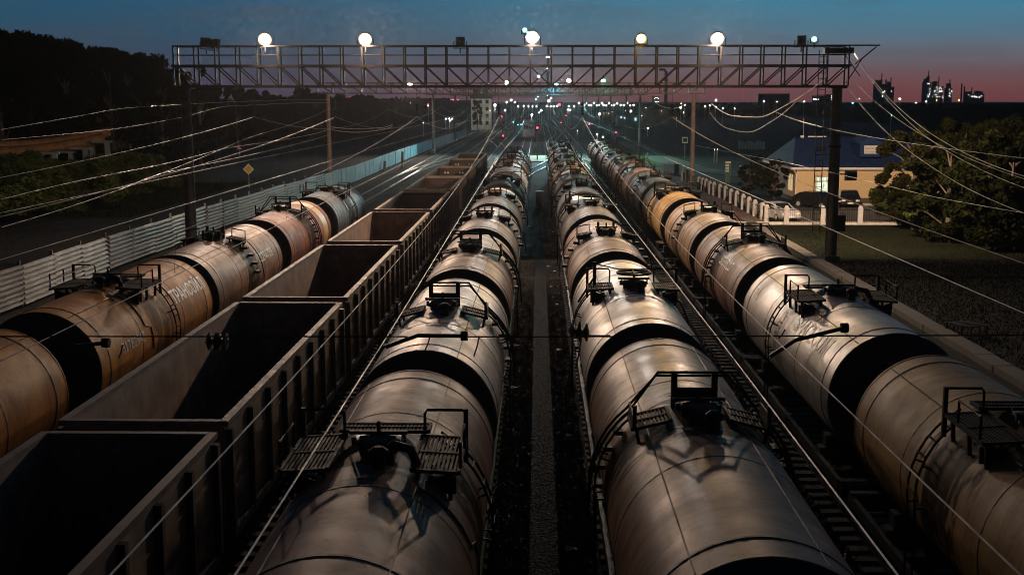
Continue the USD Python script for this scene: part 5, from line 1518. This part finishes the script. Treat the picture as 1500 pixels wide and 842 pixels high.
solo('marker_pole', MB().tube([(b[0], b[1], -.3), (b[0], b[1], on_y(936, 208, b[1])[2])], .22, 8), 'post_concrete', 'thick dark post beside the bright lawn', 'pole')

# ------------------------------------------------------------------ far lamps: poles with small lit heads
LAMPC = {'white': (1.0, .93, .84), 'cool': (.75, .95, 1.0), 'cyan': (.25, .9, 1.0), 'amber': (1.0, .60, .22), 'red': (1.0, .08, .12), 'green': (.2, 1.0, .65)}
for k, c in LAMPC.items():
    emit('lit_lamp_' + k, tuple(np.array(c) ** (1.0 if k in ('white', 'cool') else 1.5)), 55.0 if k in ('white', 'cool') else 7.0)
emit('lit_lamp_bright', (1.0, .95, .82), 2200.0)


def far_lamp(u, v, Y, color, size, label, group):
    p = on_y(u, v, Y)
    t = thing('yard_light', label, 'lamp', (p[0], Y, 0), group=group)
    r = size * Y / 1770 / 2
    part(t, 'pole', MB().tube([(0, .3, -.4), (0, .3, max(p[2], .4))], .06, 5), 'cabinet_grey')
    part(t, 'arm', MB().box((0, .15, p[2] + r + .05), (r * 2, .5, .08)), 'cabinet_grey')
    part(t, 'lit_head', MB().lathe([(0, -r * .8), (r * .8, -r * .5), (r, 0), (r * .8, r * .5), (0, r * .8)], (0, 0, p[2]), 'z', 7), 'lit_lamp_' + color)


# the long row of yard lamps along the horizon
for i, u in enumerate([759, 767, 774, 780, 786, 801, 803, 807, 811, 816, 833, 841, 848, 853, 856, 859, 863, 866, 870, 874, 877, 882, 884, 888, 892, 895, 899, 904, 909, 914, 919, 923, 928]):
    v = 156 if u < 846 else 154 - (3 if i % 3 == 0 else 0) + (i % 2)
    far_lamp(u, v - (i % 4 == 1) * .5, 640 + (i * 37) % 90, 'white', 1.7 if u > 846 else 1.3, 'white yard lamp in the long row along the horizon behind the tracks', 'white yard lamps in the row along the horizon')
ONE = [
    (749, 147, 500, 'white', 2.2, 'white lamp right of the pale tower, upper one'), (742, 150, 500, 'white', 1.6, 'white lamp close right of the pale tower'), (725, 154, 384, 'bright', 1.8, 'lamp level with the pale tower roof on its right'), (754, 150, 520, 'cool', 1.2, 'faint bluish lamp right of the pale tower'),
    (740, 162, 420, 'white', 1.6, 'white lamp above the two-headed signal'), (785, 146, 560, 'cyan', 2.6, 'turquoise lamp cluster head below the near gantry'), (788, 142, 560, 'cool', 1.4, 'small cool lamp above the turquoise cluster head'), (779, 168, 286, 'bright', 1.0, 'white lamp over the locomotive'),
    (804, 148, 560, 'white', 3.0, 'strong white lamp above the red signals'), (807, 144, 560, 'white', 1.6, 'lamp just above the strong white one over the red signals'), (802, 140, 560, 'white', 1.8, 'topmost small lamp over the red signals'), (793, 162, 420, 'white', 2.0, 'white lamp on the pole right of the locomotive'),
    (832, 161, 480, 'white', 2.0, 'twin-like white lamp right of the brightest red signal'), (835, 161, 480, 'white', 1.8, 'right-hand partner of the twin-like white lamp'), (878, 167, 470, 'white', 2.6, 'white lamp below the row of yard lamps'), (917, 163, 470, 'white', 2.0, 'lamp under the right end of the yard lamp row'), (924, 163, 470, 'white', 2.4, 'lamp at the lower right end of the yard lamp row'),
    (846, 192, 300, 'white', 1.2, 'low white lamp beside the far end of the rightmost tankers'), (875, 197, 290, 'white', 1.6, 'low lamp right of the rightmost tankers, left one'), (883, 201, 280, 'white', 1.8, 'low lamp right of the rightmost tankers, right one'), (949, 188, 330, 'white', 1.0, 'faint lamp by the grey low sheds'),
    (940, 170, 430, 'white', 1.0, 'faint lamp under the grey low sheds'), (998, 152, 600, 'amber', 2.0, 'amber lamp left of the brown post top'), (997, 158, 560, 'white', 2.4, 'white lamp under the amber lamp by the brown post'), (1003, 154, 560, 'white', 1.4, 'small white lamp between the amber lamp and the brown post'), (1001, 165, 470, 'white', 1.0, 'faint lamp left of the brown post middle'), (991, 173, 430, 'red', 1.0, 'tiny red lamp left of the brown post'),
    (1033, 156, 600, 'white', 1.2, 'faint lamp right of the brown post, first'), (1040, 155, 600, 'white', 1.6, 'lamp right of the brown post, second'), (1049, 147, 700, 'white', 2.0, 'lamp under the right warm floodlight'), (1049, 157, 600, 'white', 1.4, 'lamp straight below the lamp under the right floodlight'), (1059, 159, 500, 'cyan', 2.8, 'turquoise lamp right of the brown post'), (1076, 159, 560, 'white', 1.4, 'white lamp right of the turquoise lamp'),
    (1119, 149, 700, 'white', 1.6, 'lamp on the horizon left of the long dark block'), (1138, 149, 700, 'white', 1.2, 'faint lamp in front of the long dark block'), (1178, 149, 700, 'white', 1.4, 'lamp left of the white lit strip'), (1249, 151, 620, 'cyan', 2.4, 'turquoise lamp right of the gantry post'), (1259, 145, 700, 'cool', 1.4, 'small lamp above the turquoise one right of the gantry post'), (1306, 169, 300, 'cyan', 1.6, 'turquoise lamp among the sweeping cables'), (1318, 145, 760, 'white', 2.2, 'white lamp right of the lower dark tower'), (1405, 147, 760, 'amber', 2.2, 'pinkish amber lamp below the narrow plant block'), (1372, 147, 760, 'amber', 1.6, 'amber lamp at the foot of the broad plant block'), (1357, 149, 760, 'white', 1.4, 'lamp at the foot of the slim plant tower'), (1342, 151, 700, 'white', 1.0, 'faint lamp left of the plant'),
    (339, 155, 300, 'white', 2.2, 'white lamp in the dark gap at the end of the pale feeder wire'), (385, 146, 420, 'white', 1.2, 'faint lamp among trees below the leftmost floodlight, upper'), (393, 154, 420, 'white', 1.0, 'faint lamp among trees below the leftmost floodlight, lower'), (429, 139, 600, 'red', 1.2, 'tiny red lamp above the trees left of the brown post'), (310, 174, 300, 'white', .9, 'faint lamp below the left end of the gantry'), (329, 174, 300, 'amber', .7, 'tiny amber light right of the faint lamp below the gantry'),
    (574, 151, 600, 'white', 1.6, 'small white lamp in the dark below the warm floodlight'), (601, 152, 560, 'amber', 2.2, 'amber lamp left of the dark sheds'), (627, 153, 500, 'red', 1.4, 'reddish lamp at the dark shed, left one'), (627, 155, 480, 'white', 1.2, 'whitish lamp under the reddish lamp at the dark shed'), (519, 155, 600, 'white', 1.0, 'faint white lamp between the dark trees left of the shed'), (513, 142, 700, 'red', 1.4, 'small red lamp on the skyline right of the brown post'),
    (658, 174, 360, 'white', 1.6, 'lit window-like lamp, upper left of three near the pale poles'), (662, 174, 360, 'white', 1.6, 'lit window-like lamp, upper right of three near the pale poles'), (659, 177, 360, 'white', 1.6, 'lit window-like lamp, lowest of three near the pale poles'), (620, 180, 330, 'white', 1.0, 'faint lamp left of the pale poles'), (653, 174, 360, 'cool', 1.4, 'dim bluish lamp left of the three window-like lamps'), (752, 179, 330, 'green', 1.8, 'green signal lamp beyond the two-headed signal'), (759, 183, 310, 'cyan', 1.6, 'turquoise ground lamp beside the green signal lamp'), (763, 182.5, 310, 'cyan', 1.4, 'second turquoise ground lamp right of the first'), (790, 165, 450, 'cool', 1.4, 'cool lamp on the mast above the locomotive roof'),
    (1047, 219, 190, 'white', .6, 'pair-like faint lamp in the dark garden, left one'), (1051, 219, 190, 'white', .6, 'pair-like faint lamp in the dark garden, right one'),
]
for u, v, Y, c, s, lb in ONE:
    far_lamp(u, v, Y, c, s, lb, None)
# ================================================================== evening haze
HAZE = 0.00009
mat('haze', {'v': ('principled_volume', {'color': (.80, .82, .86), 'density': HAZE, 'anisotropy': .80})}, surface=None, volume='v.volume')
solo('haze', MB().box((0, 1060, 36), (3500, 2260, 76)), 'haze', 'thin evening haze over the whole yard', 'haze', kind='stuff')
